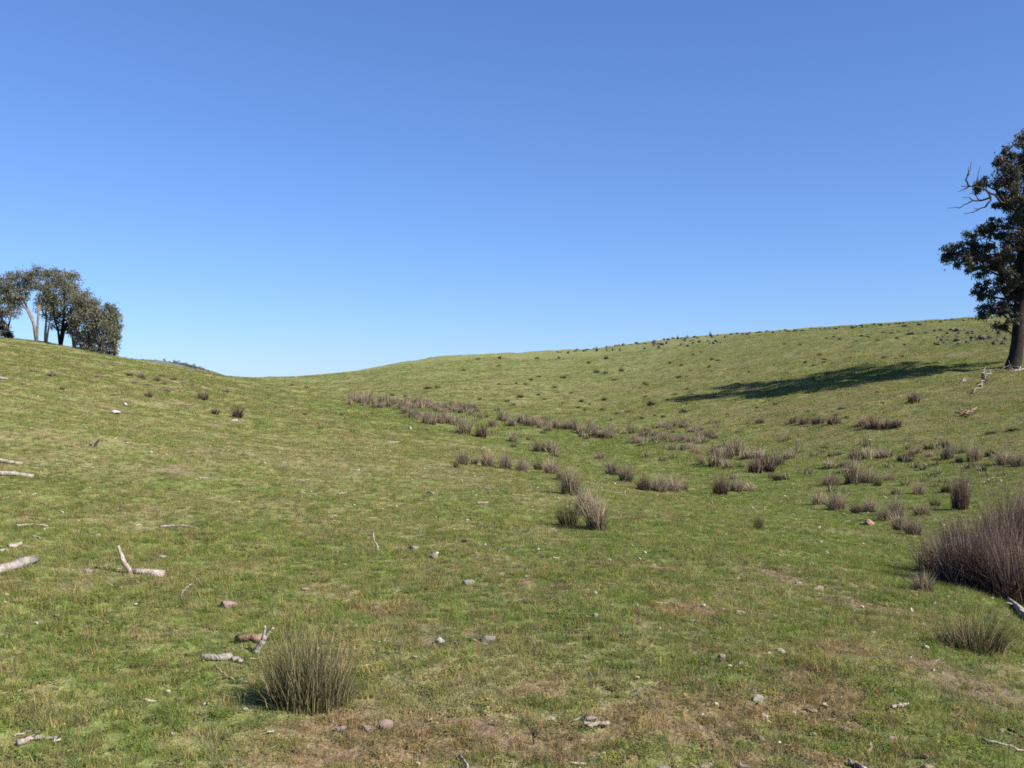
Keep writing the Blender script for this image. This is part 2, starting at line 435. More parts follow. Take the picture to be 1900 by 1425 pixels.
M_GROUND = ground_material(); M_BLADE = blade_material()
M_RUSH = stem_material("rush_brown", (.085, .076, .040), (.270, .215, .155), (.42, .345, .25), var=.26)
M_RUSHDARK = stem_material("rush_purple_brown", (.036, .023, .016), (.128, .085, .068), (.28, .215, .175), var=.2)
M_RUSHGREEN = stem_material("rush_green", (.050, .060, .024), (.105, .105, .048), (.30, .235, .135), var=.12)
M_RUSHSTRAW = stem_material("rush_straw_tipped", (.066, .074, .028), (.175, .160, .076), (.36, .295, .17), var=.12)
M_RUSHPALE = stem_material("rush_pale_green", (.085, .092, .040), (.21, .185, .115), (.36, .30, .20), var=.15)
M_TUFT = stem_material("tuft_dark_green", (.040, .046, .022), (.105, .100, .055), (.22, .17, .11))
M_WOOD = wood_material("weathered_wood", (.15, .13, .112), (.37, .335, .29))
M_WOODTAN = wood_material("tan_wood", (.15, .10, .065), (.30, .21, .135))
M_CHAR = wood_material("charred_wood", (.02, .018, .016), (.09, .08, .07))
M_BARK = wood_material("dark_bark", (.012, .010, .009), (.036, .029, .025), 5)
M_PALEBARK = wood_material("pale_bark", (.11, .08, .068), (.26, .215, .19), 3)
M_DEADWOOD = wood_material("dead_wood", (.02, .017, .016), (.06, .05, .045), 6)
M_STONE = stone_material("grey_stone", (.14, .125, .105), (.27, .245, .205), (.40, .37, .315))
M_PINK = stone_material("pink_stone", (.20, .125, .10), (.36, .25, .21), (.48, .40, .355))
M_TAN = stone_material("tan_stone", (.19, .14, .09), (.33, .26, .18), (.44, .38, .29))
M_WHITE = stone_material("white_stone", (.29, .265, .225), (.46, .43, .375), (.58, .55, .485))
M_ORANGE = stone_material("orange_stone", (.24, .115, .07), (.37, .20, .13), (.44, .28, .20))
M_RIDGE = stone_material("ridge_rock", (.036, .034, .027), (.085, .079, .064), (.15, .14, .118), 4)
M_DUNG = stone_material("dry_dung", (.04, .022, .015), (.09, .05, .035), (.13, .08, .055))
M_LEAF = leaf_material("gum_leaves", (.030, .031, .020), (.072, .071, .047), (.18, .125, .09), .26)
M_LEAF2 = leaf_material("olive_gum_leaves", (.066, .066, .040), (.155, .148, .096), (.25, .195, .14), .3)

# ------------------------------------------------------------------ ground
def build_ground():
    ys = np.concatenate([-np.geomspace(40, .3, 26)+2.0, np.geomspace(2.0, 160, 620), np.geomspace(163, 3000, 70)])
    ts = np.linspace(-1, 1, 640)
    ts = 1.75 * (.55 * ts + .45 * ts ** 3)
    Yg, Tg = np.meshgrid(ys, ts, indexing='ij')
    Xg = Tg * np.sqrt(Yg * Yg + 64)
    Zg = ground_z(Xg, Yg)
    c, bare = pasture(Xg.ravel(), Yg.ravel())
    nr, nc = Xg.shape
    i = np.arange(nr * nc).reshape(nr, nc)
    q = np.stack([i[:-1, :-1], i[:-1, 1:], i[1:, 1:], i[1:, :-1]], -1).reshape(-1, 4)
    me = mesh_np("ground", np.stack([Xg, Yg, Zg], -1).reshape(-1, 3), q, None, [M_GROUND],
                 {"gcol": ('FLOAT_COLOR', np.concatenate([c, np.ones((len(c), 1))], 1))}, smooth=True)
    tag(obj("ground", me), kind="structure")
build_ground()

# ------------------------------------------------------------------ blade meshes
def blades(n, rad, hmin, hmax, w0, lean, seed, tone=(0, 1), seg=2, flare=0.0, hpow=1.0, domed=0.0, droop=.5):
    """ribbon blades; returns verts, quads, tris, tone, hfrac"""
    g = np.random.default_rng(seed)
    r = rad * np.sqrt(g.random(n)); th = g.random(n) * 2 * np.pi
    bx, by = r * np.cos(th), r * np.sin(th)
    h = hmin + (hmax - hmin) * g.random(n) ** hpow
    h = h * (1 - domed * (r / rad) ** 2)
    la = g.random(n) * 2 * np.pi
    ln = lean * (.3 + g.random(n))
    dx = np.cos(la) * ln + flare * bx / rad; dy = np.sin(la) * ln + flare * by / rad
    fa = g.random(n) * np.pi; wx, wy = np.cos(fa), np.sin(fa)
    ww = w0 * (.7 + .6 * g.random(n))
    tn = tone[0] + (tone[1] - tone[0]) * g.random(n)
    V = []; T_ = []; H_ = []
    for s in range(seg + 1):
        t = s / seg
        k = t * (1 - droop) + droop * t * t
        zz = h * (t - .18 * t * t * np.minimum(1, np.hypot(dx, dy)))
        cx = bx + dx * h * k; cy = by + dy * h * k
        wd = ww * (1 - .85 * t) * .5
        zb = -.012 if s == 0 else 0
        V.append(np.stack([cx - wx * wd, cy - wy * wd, zz + zb], -1)); V.append(np.stack([cx + wx * wd, cy + wy * wd, zz + zb], -1))
        T_ += [tn, tn]; H_ += [np.full(n, t)] * 2
    V = np.stack(V, 1)           # n, 2(seg+1), 3
    m = 2 * (seg + 1)
    base = (np.arange(n) * m)[:, None]
    q = np.concatenate([base + np.array([[2 * s, 2 * s + 1, 2 * s + 3, 2 * s + 2]]) for s in range(seg)], 0)
    return V.reshape(-1, 3), q, np.stack(T_, 1).ravel(), np.stack(H_, 1).ravel()
def blade_mesh(name, parts, mat):
    V = []; Q = []; T_ = []; H_ = []; o = 0
    for v, q, t, h in parts:
        V.append(v); Q.append(q + o); T_.append(t); H_.append(h); o += len(v)
    return mesh_np(name, np.concatenate(V), np.concatenate(Q), None, [mat],
                   {"tone": ('FLOAT', np.concatenate(T_)), "hfrac": ('FLOAT', np.concatenate(H_))})

# ------------------------------------------------------------------ grass (instanced tufts)
src = bpy.data.collections.new("grass_tuft_sources")       # never linked to the scene
def src_obj(name, me):
    o = bpy.data.objects.new(name, me); src.objects.link(o); return o
def leaves_flat(n, rad, sz, seed):
    g = np.random.default_rng(seed)
    r = rad * np.sqrt(g.random(n)); th = g.random(n) * 6.283
    c = np.stack([r * np.cos(th), r * np.sin(th), .004 + .016 * g.random(n)], -1)
    a_ = g.random(n) * 6.283; s = sz * (.6 + .8 * g.random(n))
    d1 = np.stack([np.cos(a_), np.sin(a_), (g.random(n) - .5) * .9], -1) * s[:, None]
    d2 = np.stack([-np.sin(a_), np.cos(a_), (g.random(n) - .5) * .9], -1) * s[:, None] * .6
    V = np.stack([c - d1, c + d2, c + d1, c - d2], 1).reshape(-1, 3)
    return V, np.arange(n * 4).reshape(-1, 4), np.repeat(g.random(n) * .7, 4), np.full(n * 4, .5)
for k in range(3):
    src_obj("g%02d" % k, blade_mesh("g", [blades(30, .075, .018, .062, .0042, .75, 100 + k, (0, .82)), leaves_flat(12, .08, .008, 200 + k)], M_BLADE))
for k in range(3, 5):
    src_obj("g%02d" % k, blade_mesh("g", [blades(20, .07, .02, .075, .0034, .9, 100 + k, (.35, 1)), blades(8, .07, .02, .05, .004, .7, 150 + k, (0, .6))], M_BLADE))
src_obj("g05", blade_mesh("g", [leaves_flat(46, .085, .0105, 300), blades(8, .08, .015, .04, .004, .7, 301, (0, .7))], M_BLADE))
src_obj("g06", blade_mesh("g", [blades(16, .06, .05, .13, .003, .55, 310, (.5, 1)), blades(14, .07, .02, .06, .004, .7, 311, (0, .7))], M_BLADE))
for k in range(7, 9):      # coarser tufts for the middle distance
    src_obj("g%02d" % k, blade_mesh("g", [blades(34, .17, .025, .075, .011, .8, 100 + k, (0, .9), seg=1)], M_BLADE))

def scatter(name, X, Y, rotz, scale, idx, col, coll, lift=0.0, tilt=0.0):
    Z = ground_z(X, Y) + lift
    n = len(X)
    g = np.random.default_rng(7)
    rot = np.stack([(g.random(n) - .5) * 2 * tilt, (g.random(n) - .5) * 2 * tilt, rotz], -1)
    me = mesh_np(name, np.stack([X, Y, Z], -1), None, None, [], {
        "rot": ('FLOAT_VECTOR', rot), "scl": ('FLOAT_VECTOR', scale), "idx": ('INT', idx),
        "gcol": ('FLOAT_COLOR', np.concatenate([col, np.ones((n, 1))], 1))})
    o = obj(name, me)
    ng = bpy.data.node_groups.new(name + "_scatter", 'GeometryNodeTree')
    ng.interface.new_socket("Geometry", in_out='INPUT', socket_type='NodeSocketGeometry')
    ng.interface.new_socket("Geometry", in_out='OUTPUT', socket_type='NodeSocketGeometry')
    gi = ng.nodes.new('NodeGroupInput'); go = ng.nodes.new('NodeGroupOutput')
    m2p = ng.nodes.new('GeometryNodeMeshToPoints')
    ci = ng.nodes.new('GeometryNodeCollectionInfo'); ci.inputs[0].default_value = coll
    ci.inputs[1].default_value = True; ci.inputs[2].default_value = True
    iop = ng.nodes.new('GeometryNodeInstanceOnPoints'); iop.inputs["Pick Instance"].default_value = True
    def attr(nm, typ):
        a_ = ng.nodes.new('GeometryNodeInputNamedAttribute'); a_.data_type = typ; a_.inputs[0].default_value = nm
        return [s for s in a_.outputs if s.enabled and s.name == "Attribute"][0]
    e2r = ng.nodes.new('FunctionNodeEulerToRotation')
    L = ng.links.new
    L(gi.outputs[0], m2p.inputs["Mesh"]); L(m2p.outputs[0], iop.inputs["Points"]); L(ci.outputs[0], iop.inputs["Instance"])
    L(attr("idx", 'INT'), iop.inputs["Instance Index"])
    L(attr("rot", 'FLOAT_VECTOR'), e2r.inputs[0]); L(e2r.outputs[0], iop.inputs["Rotation"])
    L(attr("scl", 'FLOAT_VECTOR'), iop.inputs["Scale"])
    L(iop.outputs[0], go.inputs[0])
    md = o.modifiers.new("scatter", 'NODES'); md.node_group = ng
    return o

def build_grass():
    D0, YN, PW = 430.0, 8.5, 1.62
    nb = 420
    edges = np.geomspace(2.7, 105, nb + 1)
    XS = []; YS = []
    for a_, b_ in zip(edges[:-1], edges[1:]):
        ym = .5 * (a_ + b_); half = .62 * ym + 2.6
        n = int(D0 * min(1, (YN / ym) ** PW) * 2 * half * (b_ - a_))
        yy = a_ + (b_ - a_) * rng.random(n); xx = (rng.random(n) * 2 - 1) * half
        XS.append(xx); YS.append(yy)
    X = np.concatenate(XS); Y = np.concatenate(YS)
    c, bare = pasture(X, Y)
    keep = rng.random(len(X)) > bare * .55
    X, Y, c, bare = X[keep], Y[keep], c[keep], bare[keep]
    n = len(X)
    thick = fbm(X * 1.6, Y * 1.6, 123, 3)
    rr = rng.random((n, 1)); br = np.array([.235, .185, .115])
    c = np.where(rr < .22, c * .40 + br * .60, np.where(rr > .84, c * np.array([.80, 1.05, .70]), np.where((rr > .30) & (rr < .36), np.array([.16, .10, .075]), np.where((rr > .36) & (rr < .44), c * np.array([.85, 1.0, 1.35]), c))))
    s = (.46 + .36 * thick) * (.75 + .5 * rng.random(n))
    s = s * (1 - .35 * bare)
    r = rng.random(n); idx = np.where(r < .46, rng.integers(0, 3, n), np.where(r < .72, rng.integers(3, 5, n), np.where(r < .90, 5, 6)))
    far = Y > 16 + 8 * rng.random(n)
    idx = np.where(far, rng.integers(7, 9, n), idx)
    sxy = np.where(far, s * np.clip(Y / 26, .8, 1.9), s); sz = np.where(far, s * np.clip(Y / 32, .8, 1.25), s)
    o = scatter("grass", X, Y, rng.random(n) * 6.283, np.stack([sxy, sxy, sz], -1), idx, c, src, tilt=.25)
    tag(o, "short grazed green and straw coloured grass covering the hillside", "grass", kind="stuff")
    print("grass tufts", n)
build_grass()

# ------------------------------------------------------------------ rush tussocks
def rush_variant(name, seed, n, mat, wd, seg=3):
    return blade_mesh(name, [blades(int(n * .66), .26, .40, 1.06, wd, .30, seed, (0, 1), seg, .36, 1.0, .42, .6),
                             blades(int(n * .26), .33, .18, .66, wd, .5, seed + 50, (0, .8), seg, .55, 1, .3, .7),
                             blades(int(n * .08), .22, .85, 1.25, wd * .7, .30, seed + 90, (.3, 1), seg, .30, 1, .3, .6)], mat)
RB = [rush_variant("rush_tussock", 400 + k, 620, M_RUSH, .016) for k in range(5)]
RD = [rush_variant("rush_tussock", 420 + k, 700, M_RUSHDARK, .013) for k in range(3)]
RG = [rush_variant("rush_tussock", 440 + k, 700, M_RUSHGREEN, .012) for k in range(3)]
RT = [rush_variant("grass_tuft", 460 + k, 240, M_TUFT, .035, 2) for k in range(4)]
FAR = [rush_variant("rush_tussock", 480 + k, 190, M_RUSH, .030, 2) for k in range(5)]
FARG = [rush_variant("rush_tussock", 470 + k, 110, M_RUSHPALE, .028, 2) for k in range(3)]
FARD = [rush_variant("rush_tussock", 490 + k, 260, M_RUSHDARK, .034, 2) for k in range(3)]
_tus = [0]
def tussock(u, v, wpx, hpx, kind, label, group=None, cat="tussock", name="rush_tussock"):
    p = P(u, v)
    _tus[0] += 1
    r_ = random.Random(1000 + _tus[0])
    s = p.y / F
    W_, H_ = wpx * s, hpx * s
    pool = {"b": RB, "d": RD, "g": RG, "t": RT}[kind]
    if p.y > 26: pool = {"b": FAR, "d": FARD, "g": FARG, "t": RT}[kind]
    o = obj(name, r_.choice(pool), loc=p)
    k = W_ / .98
    o.scale = (k, min(k, max(.45 * k, .75 * H_)) * r_.uniform(.9, 1.1), H_ * r_.uniform(.92, 1.22))
    o.rotation_euler = (r_.gauss(0, .07), r_.gauss(0, .09), r_.uniform(-.5, .5) + r_.choice([0, math.pi]))
    return tag(o, label, cat, group)

# ---- the two near tussocks and the big clump: green and dry stems as parts
def big_tussock(u, v, wpx, hpx, mats, n, wd, label, seed, group=None, flare=.32, depth=.8, base=.36):
    p = P(u, v); s = p.y / F; W_, H_ = wpx * s, hpx * s
    root = empty("rush_tussock", p)
    for nm, mat, share, sd, hm in (("green_stems", mats[0], .55, 0, .92), ("dry_stems", mats[1], .45, 9, 1.0)):
        R = W_ * base
        me = blade_mesh(nm, [blades(int(n * share * .72), R, .38 * H_ * hm, H_ * 1.06 * hm, wd, .26, seed + sd, (0, 1), 4, flare, 1.0, .40, .65),
                             blades(int(n * share * .22), R * 1.15, .15 * H_, .6 * H_, wd, .5, seed + sd + 3, (.2, 1), 3, .7, 1, .2, .75),
                             blades(int(n * share * .06), R * .9, .9 * H_, 1.16 * H_, wd * .7, .3, seed + sd + 6, (.5, 1), 4, flare, 1, .35, .6)], mat)
        c = obj(nm, me, root)
        c.scale = (1, depth, 1)
    return tag(root, label, "tussock", group)
big_tussock(572, 1304, 188, 158, (M_RUSHGREEN, M_RUSHSTRAW), 1900, .0042, "green rush tussock with straw tips beside a forked pale branch", 900, flare=.20, base=.40)
big_tussock(1805, 1208, 150, 92, (M_RUSHGREEN, M_RUSHGREEN), 1100, .0048, "low spreading dark green tussock alone below the big brown rush clump", 920, flare=.6)
GB = "tall rush tussocks of the big brown clump at the gully head"
for k, (u, v, w_, h_, n) in enumerate([(1748, 1064, 110, 108, 620), (1790, 1084, 120, 142, 850), (1838, 1096, 115, 158, 850), (1885, 1118, 105, 165, 850), (1800, 1030, 110, 100, 500),
                                       (1935, 1128, 110, 160, 600), (1868, 1010, 105, 128, 750), (1912, 1005, 115, 150, 750), (1960, 1020, 120, 150, 600), (1845, 1045, 90, 110, 520), (1985, 1080, 120, 170, 600)]):
    big_tussock(u, v, w_, h_, (M_RUSHDARK, M_RUSHDARK), int(n * 1.25), .0066, "tall reddish brown rush tussock in the dense dark clump beside the green gully floor", 940 + 13 * k, GB, flare=.17, depth=.95, base=.40)
tussock(1712, 1098, 55, 48, "b", "short pale brown tussock at the foot of the big dark rush clump")
tussock(1780, 945, 46, 78, "d", "narrow upright dark rush tussock just behind the big rush clump")
tussock(1755, 915, 26, 26, "t", "small dark tuft touching the narrow upright rush tussock", cat="tuft", name="grass_tuft")

tussock(1056, 978, 62, 58, "g", "rounded greenish tussock in front of a taller brown pair")
tussock(1108, 982, 58, 82, "b", "tall brown tussock right of the rounded greenish tussock")
tussock(1082, 955, 46, 62, "b", "brown tussock wedged behind the rounded greenish tussock")
tussock(1058, 918, 52, 58, "b", "straw brown tussock standing uphill of the rounded greenish one")
tussock(1336, 918, 42, 46, "d", "compact dark tussock throwing a clear shadow on the gully floor")
tussock(1408, 982, 28, 30, "g", "small solitary green tussock on open grass below the gully rows")
tussock(1697, 748, 30, 24, "d", "single round dark tussock on the bare slope under the tree shadow")

ORD = ["first", "second", "third", "fourth", "fifth", "sixth", "seventh", "eighth", "ninth", "tenth", "eleventh", "twelfth", "thirteenth"]
def row(items, fmt, group, rev=False):
    for k, (u, v, w_, h_, kd) in enumerate(sorted(items, key=lambda q: -q[0] if rev else q[0])):
        tussock(u, v, w_, h_, kd, fmt % ORD[k], group)
G1 = "rushes of the near row on the gully's edge"
row([(858, 862, 30, 36, "b"), (905, 866, 32, 36, "b"), (938, 870, 34, 32, "b"), (968, 876, 34, 32, "b"), (1000, 872, 26, 24, "g"),
     (1022, 880, 40, 36, "b"), (1040, 892, 26, 26, "g"), (880, 862, 18, 18, "b")], "low rush tussock, %s of the near gully row counted from the straw brown tussock", G1, True)
tussock(846, 868, 16, 18, "t", "tiny dark tuft at the outer end of the near gully row", cat="tuft", name="grass_tuft")
G2 = "rushes of the middle row on the gully floor"
row([(1112, 852, 32, 22, "b"), (1136, 882, 44, 34, "b"), (1160, 894, 40, 36, "b"), (1194, 910, 34, 34, "d"), (1222, 912, 48, 36, "b"), (1250, 912, 42, 32, "b"), (1268, 910, 24, 24, "b"), (1128, 868, 26, 20, "b")],
    "brown rush tussock, %s of the middle row counted from the compact dark tussock", G2, True)
row([(1366, 912, 34, 28, "b"), (1392, 912, 38, 20, "b")], "%s low tussock trailing off the uphill side of the compact dark tussock", "rushes trailing off the compact tussock")
G3 = "rushes of the dense mid-gully stand"
for u, v, w_, h_, kd in [(1302, 862, 24, 24, "b"), (1328, 866, 44, 40, "b"), (1345, 852, 42, 36, "b"), (1366, 846, 52, 40, "b"), (1388, 852, 38, 28, "b"), (1402, 878, 36, 38, "d"), (1424, 876, 44, 42, "d"),
                         (1442, 864, 42, 36, "b"), (1464, 852, 38, 28, "b"), (1322, 845, 36, 26, "b"), (1410, 850, 36, 24, "b"), (1350, 870, 30, 24, "b")]:
    tussock(u, v, w_, h_, kd, "dark brown tussock, one of a pair fronting the dense mid gully stand" if kd == "d" else "pale brown rush tussock in the dense stand midway up the gully", "dark pair before the dense stand" if kd == "d" else G3)
tussock(1443, 892, 24, 18, "t", "small dark tuft alone just below the dense mid gully stand", cat="tuft", name="grass_tuft")
G4 = "rushes scattered on the gully's right bank"
for u, v, w_, h_, kd in [(1586, 852, 34, 28, "b"), (1610, 852, 34, 26, "b"), (1640, 850, 44, 22, "b"), (1674, 856, 30, 18, "d"), (1532, 834, 26, 10, "t"), (1608, 830, 22, 10, "t"), (1540, 868, 34, 18, "b"), (1566, 868, 34, 18, "b"),
                         (1584, 898, 42, 52, "b"), (1612, 896, 38, 32, "b"), (1650, 893, 26, 16, "b"), (1540, 902, 38, 22, "b"), (1705, 918, 34, 22, "b"), (1520, 936, 36, 22, "b"), (1552, 946, 46, 38, "b"),
                         (1592, 952, 40, 22, "d"), (1640, 966, 36, 32, "b"), (1672, 985, 44, 48, "b"), (1694, 992, 40, 36, "b"), (1660, 918, 22, 12, "t"), (1628, 902, 20, 16, "t"), (1615, 950, 30, 30, "b"), (1662, 958, 34, 34, "b"),
                         (1710, 958, 40, 26, "b"), (1735, 940, 30, 18, "t")]:
    if kd == "t": tussock(u, v, w_, h_, kd, "little dark green tuft among the scattered rushes before the big clump", "little tufts before the big clump", "tuft", "grass_tuft")
    elif kd == "d": tussock(u, v, w_, h_, kd, "dark low rush tussock on the bank before the big clump", "dark low rushes on the bank")
    elif h_ > 29: tussock(u, v, w_ * 1.1, h_ * 1.1, kd, "tall feathery grey brown tussock on the bank before the big clump", G4)
    else: tussock(u, v, w_ * 1.1, h_ * 1.1, kd, "short grey brown tussock on the bank before the big clump", "short rushes on the bank")
G5 = "rushes on the slope under the tree"
for u, v, w_, h_, kd in [(1700, 842, 30, 14, "b"), (1720, 835, 26, 12, "t"), (1756, 852, 32, 38, "b"), (1806, 856, 36, 36, "b"), (1838, 846, 34, 18, "t"), (1866, 862, 46, 30, "b"), (1755, 832, 20, 16, "t"),
                         (1838, 806, 32, 10, "t"), (1880, 800, 28, 8, "t"), (1890, 866, 40, 26, "b"), (1724, 848, 24, 14, "b"), (1812, 868, 28, 14, "t"), (1780, 858, 20, 12, "t"), (1690, 850, 22, 12, "t")]:
    if kd == "t": tussock(u, v, w_, h_, kd, "flat dark weedy tuft on the grass slope below the big tree", "weedy tufts under the tree", "tuft", "grass_tuft")
    else: tussock(u, v, w_ * 1.1, h_ * 1.1, kd, "upright brown tussock on the grass slope below the big tree", G5)
for k_, (u, v, w_, h_) in enumerate( [(1472, 786, 22, 14), (1492, 788, 28, 16), (1518, 788, 30, 16), (1546, 788, 32, 18)]):
    tussock(u, v, w_ * 1.1, h_ * 1.1, "d", "dark tussock, %s of the short level row counted from a small dark tuft" % ORD[k_], "rushes of the short level row")
for k_, (u, v, w_, h_) in enumerate([(1600, 792, 30, 18), (1622, 796, 34, 22), (1646, 797, 32, 20), (1664, 794, 20, 18)]):
    tussock(u, v, w_ * 1.1, h_ * 1.15, "d", "reddish dark tussock, %s of its row counted from the short level row" % ORD[k_], "rushes of the reddish short row")
tussock(1410, 787, 26, 15, "t", "small dark tuft just left of the short level row", cat="tuft", name="grass_tuft")

def band(path, n, w_, h_, label, group, jit=7, mix="bbbd", seed=0):
    r_ = random.Random(seed)
    for i in range(n):
        t = (i + r_.random() * .8) / n * (len(path) - 1)
        k = min(int(t), len(path) - 2); f = t - k
        u = path[k][0] * (1 - f) + path[k + 1][0] * f + r_.uniform(-3, 3)
        v = path[k][1] * (1 - f) + path[k + 1][1] * f + r_.uniform(-jit, jit)
        tussock(u, v, w_ * r_.uniform(.6, 1.25), h_ * r_.uniform(.65, 1.2), r_.choice(mix), label, group)
band([(648, 747), (700, 750), (770, 753), (830, 759), (895, 768)], 62, 22, 17, "pale brown rush tussock in the farthest long row at the foot of the rocky hillside", "rushes of the farthest row", 8, "bbbb", 1)
band([(745, 774), (800, 782), (855, 792)], 18, 22, 20, "pale rush tussock in the strip leading to the paired dark clumps", "rushes of the strip before the paired clumps", 7, "bbbb", 2)
band([(600, 765), (640, 772), (700, 765)], 8, 14, 7, "low sparse wisp of rush below the start of the farthest row", "wisps below the farthest row", 8, "gbg", 12)
tussock(862, 806, 46, 42, "b", "wide brown clump of rushes touching a darker upright one")
tussock(892, 812, 30, 34, "d", "darker upright clump ending the strip of pale rushes")
tussock(915, 792, 24, 20, "b", "pale small tussock behind the paired dark clumps")
band([(928, 782), (1000, 792), (1080, 802), (1140, 809)], 36, 22, 22, "pale brown rush tussock in the straight row across the middle gully", "rushes of the straight middle row", 7, "bbbb", 3)
tussock(950, 822, 30, 28, "b", "lone brown tussock between the straight row and a low wide clump")
tussock(952, 830, 18, 8, "t", "tiny dark tuft at the foot of the lone brown tussock", cat="tuft", name="grass_tuft")
tussock(1000, 838, 36, 32, "b", "taller half of a low wide rush clump before the straight row")
tussock(1024, 840, 40, 26, "b", "shorter trailing half of a low wide rush clump before the straight row")
band([(1160, 808), (1230, 818), (1310, 832)], 34, 24, 15, "pale brown rush tussock in the loose patch feeding the dense stand", "rushes of the loose patch", 14, "bbgb", 4)
band([(1220, 790), (1280, 800), (1330, 815)], 16, 22, 18, "thin pale rush tussock on the upper rim of the loose patch", "rushes of the upper rim", 6, "bbbb", 5)
_r = random.Random(41); _k = 0
WV, WQ, WT, WH, _wo = [], [], [], [], 0
while _k < 110:
    t_ = _r.random(); u = 820 + 1080 * t_; mid = 770 + 120 * t_ ; v = _r.gauss(mid, 22 + 26 * t_)
    if v < 745 or (u < 1000 and v > 850) or v > 985 - max(0, u - 1700) * .3 or v < np.interp(u, [820, 1200, 1500, 1900], [752, 775, 782, 800]): continue
    g_ = (v - 690) / 200.0
    p_ = P(u, v); s_ = p_.y / F
    W_ = _r.uniform(12, 26) * (.6 + .6 * g_) * s_; H_ = _r.uniform(8, 18) * (.6 + .6 * g_) * s_
    for vv, qq, tt, hh in (blades(46, W_ * .36, .3 * H_, 1.1 * H_, .024 if p_.y > 24 else .012, .4, 3000 + _k, (0, 1), 2, .4, 1, .4, .6),):
        WV.append(vv + np.array(tuple(p_))); WQ.append(qq + _wo); WT.append(tt); WH.append(hh); _wo += len(vv)
    _k += 1
tag(obj("rush_wisps", blade_mesh("rush_wisps", list(zip(WV, [q - o_ for q, o_ in zip(WQ, np.cumsum([0] + [len(v_) for v_ in WV[:-1]]))], WT, WH)), M_RUSHPALE)), "low straw coloured wisps of rush scattered loosely over the gully floor", "rushes", kind="stuff")
GL = "tussocks on the slope below the grove"
for u, v, w_, h_, kd in [(275, 738, 24, 14, "d"), (400, 769, 22, 16, "d"), (310, 727, 26, 12, "b"), (95, 698, 36, 14, "b"), (290, 707, 30, 12, "b"), (262, 702, 26, 12, "b"), (320, 705, 24, 10, "b"),
                         (60, 690, 26, 8, "b"), (340, 712, 22, 8, "b"), (240, 698, 20, 8, "t"), (115, 724, 18, 6, "t"), (595, 796, 20, 16, "g"), (652, 803, 22, 10, "g"), (565, 770, 20, 8, "b"), (300, 700, 20, 10, "b"), (540, 716, 20, 7, "b"), (570, 720, 16, 6, "b"), (250, 712, 22, 9, "b"), (275, 716, 20, 8, "b"), (305, 714, 22, 9, "b"), (330, 722, 18, 8, "b"), (355, 716, 16, 7, "b"), (180, 700, 18, 7, "b"), (150, 690, 16, 6, "b"), (420, 728, 18, 8, "b"), (455, 745, 14, 7, "b"), (500, 735, 14, 6, "b"), (40, 715, 22, 8, "b"), (210, 735, 16, 6, "b")]:
    tussock(u, v, w_, h_, kd, "small green tussock on the open slope below the grove" if kd == "g" else "small brown tussock scattered on the open slope below the grove", "green tussocks on the slope below the grove" if kd == "g" else GL)
tussock(375, 742, 40, 22, "b", "rounded brown tussock, largest on the slope below the grove")
tussock(440, 776, 32, 28, "d", "dark tussock beside a white stone on the slope below the grove")

# dark tufts dotted over the right hillside
GH = "dark tufts dotting the rocky hillside"
HT = [(1207, 753, 22, 12), (1165, 766, 18, 8), (1268, 766, 24, 9), (1107, 692, 16, 9), (1123, 694, 12, 7), (1153, 690, 13, 9), (1120, 744, 14, 8), (1078, 746, 12, 7), (1073, 758, 10, 6), (1117, 762, 18, 8),
      (1045, 702, 18, 6), (1092, 675, 10, 6), (1243, 675, 9, 6), (1260, 701, 14, 5), (1275, 699, 10, 4), (1140, 706, 18, 5), (965, 738, 18, 8), (940, 746, 18, 6), (795, 722, 22, 7), (812, 720, 16, 5), (890, 742, 10, 7),
      (985, 706, 12, 5), (1030, 720, 12, 5), (925, 680, 14, 4), (860, 688, 12, 4), (728, 735, 10, 7), (752, 737, 8, 6), (1322, 690, 12, 4), (1190, 720, 12, 5), (1350, 770, 14, 6), (1640, 665, 16, 5), (1460, 675, 10, 4), (1485, 640, 12, 5),
      (1455, 640, 10, 4), (1530, 668, 14, 4), (1560, 760, 16, 6), (1500, 765, 12, 5), (1440, 752, 12, 5), (1300, 655, 8, 4), (1060, 730, 10, 5), (1010, 742, 12, 5), (1230, 775, 12, 6), (1215, 772, 10, 5), (1330, 785, 14, 7), (1590, 720, 12, 4)]
_r = random.Random(77)
for k in range(55):
    u = _r.uniform(880, 1700); v = _r.uniform(655, 780)
    HT.append((u, max(v, 668 - (u - 880) * .05), _r.uniform(7, 14), _r.uniform(3.5, 6.5)))
for u, v, w_, h_ in HT:
    tussock(u, v, w_, h_, "t", "small dark tuft dotted on the open hillside below the rocky ridge", GH, "tuft", "grass_tuft")
for u, v, w_, h_ in [(1107, 652, 5, 11), (1126, 651, 4, 8), (1137, 651, 4, 8), (1150, 652, 4, 10), (1054, 656, 7, 5), (1318, 624, 6, 12), (1257, 630, 5, 10), (1212, 637, 4, 8), (1275, 629, 6, 9), (1580, 610, 4, 8), (1600, 608, 4, 9), (1474, 615, 5, 6)]:
    tussock(u, v, w_, h_, "t", "thin dark stalky weed standing on the skyline ridge", "stalks on the ridge", "weed", "dry_weed")
print("tussocks", _tus[0])

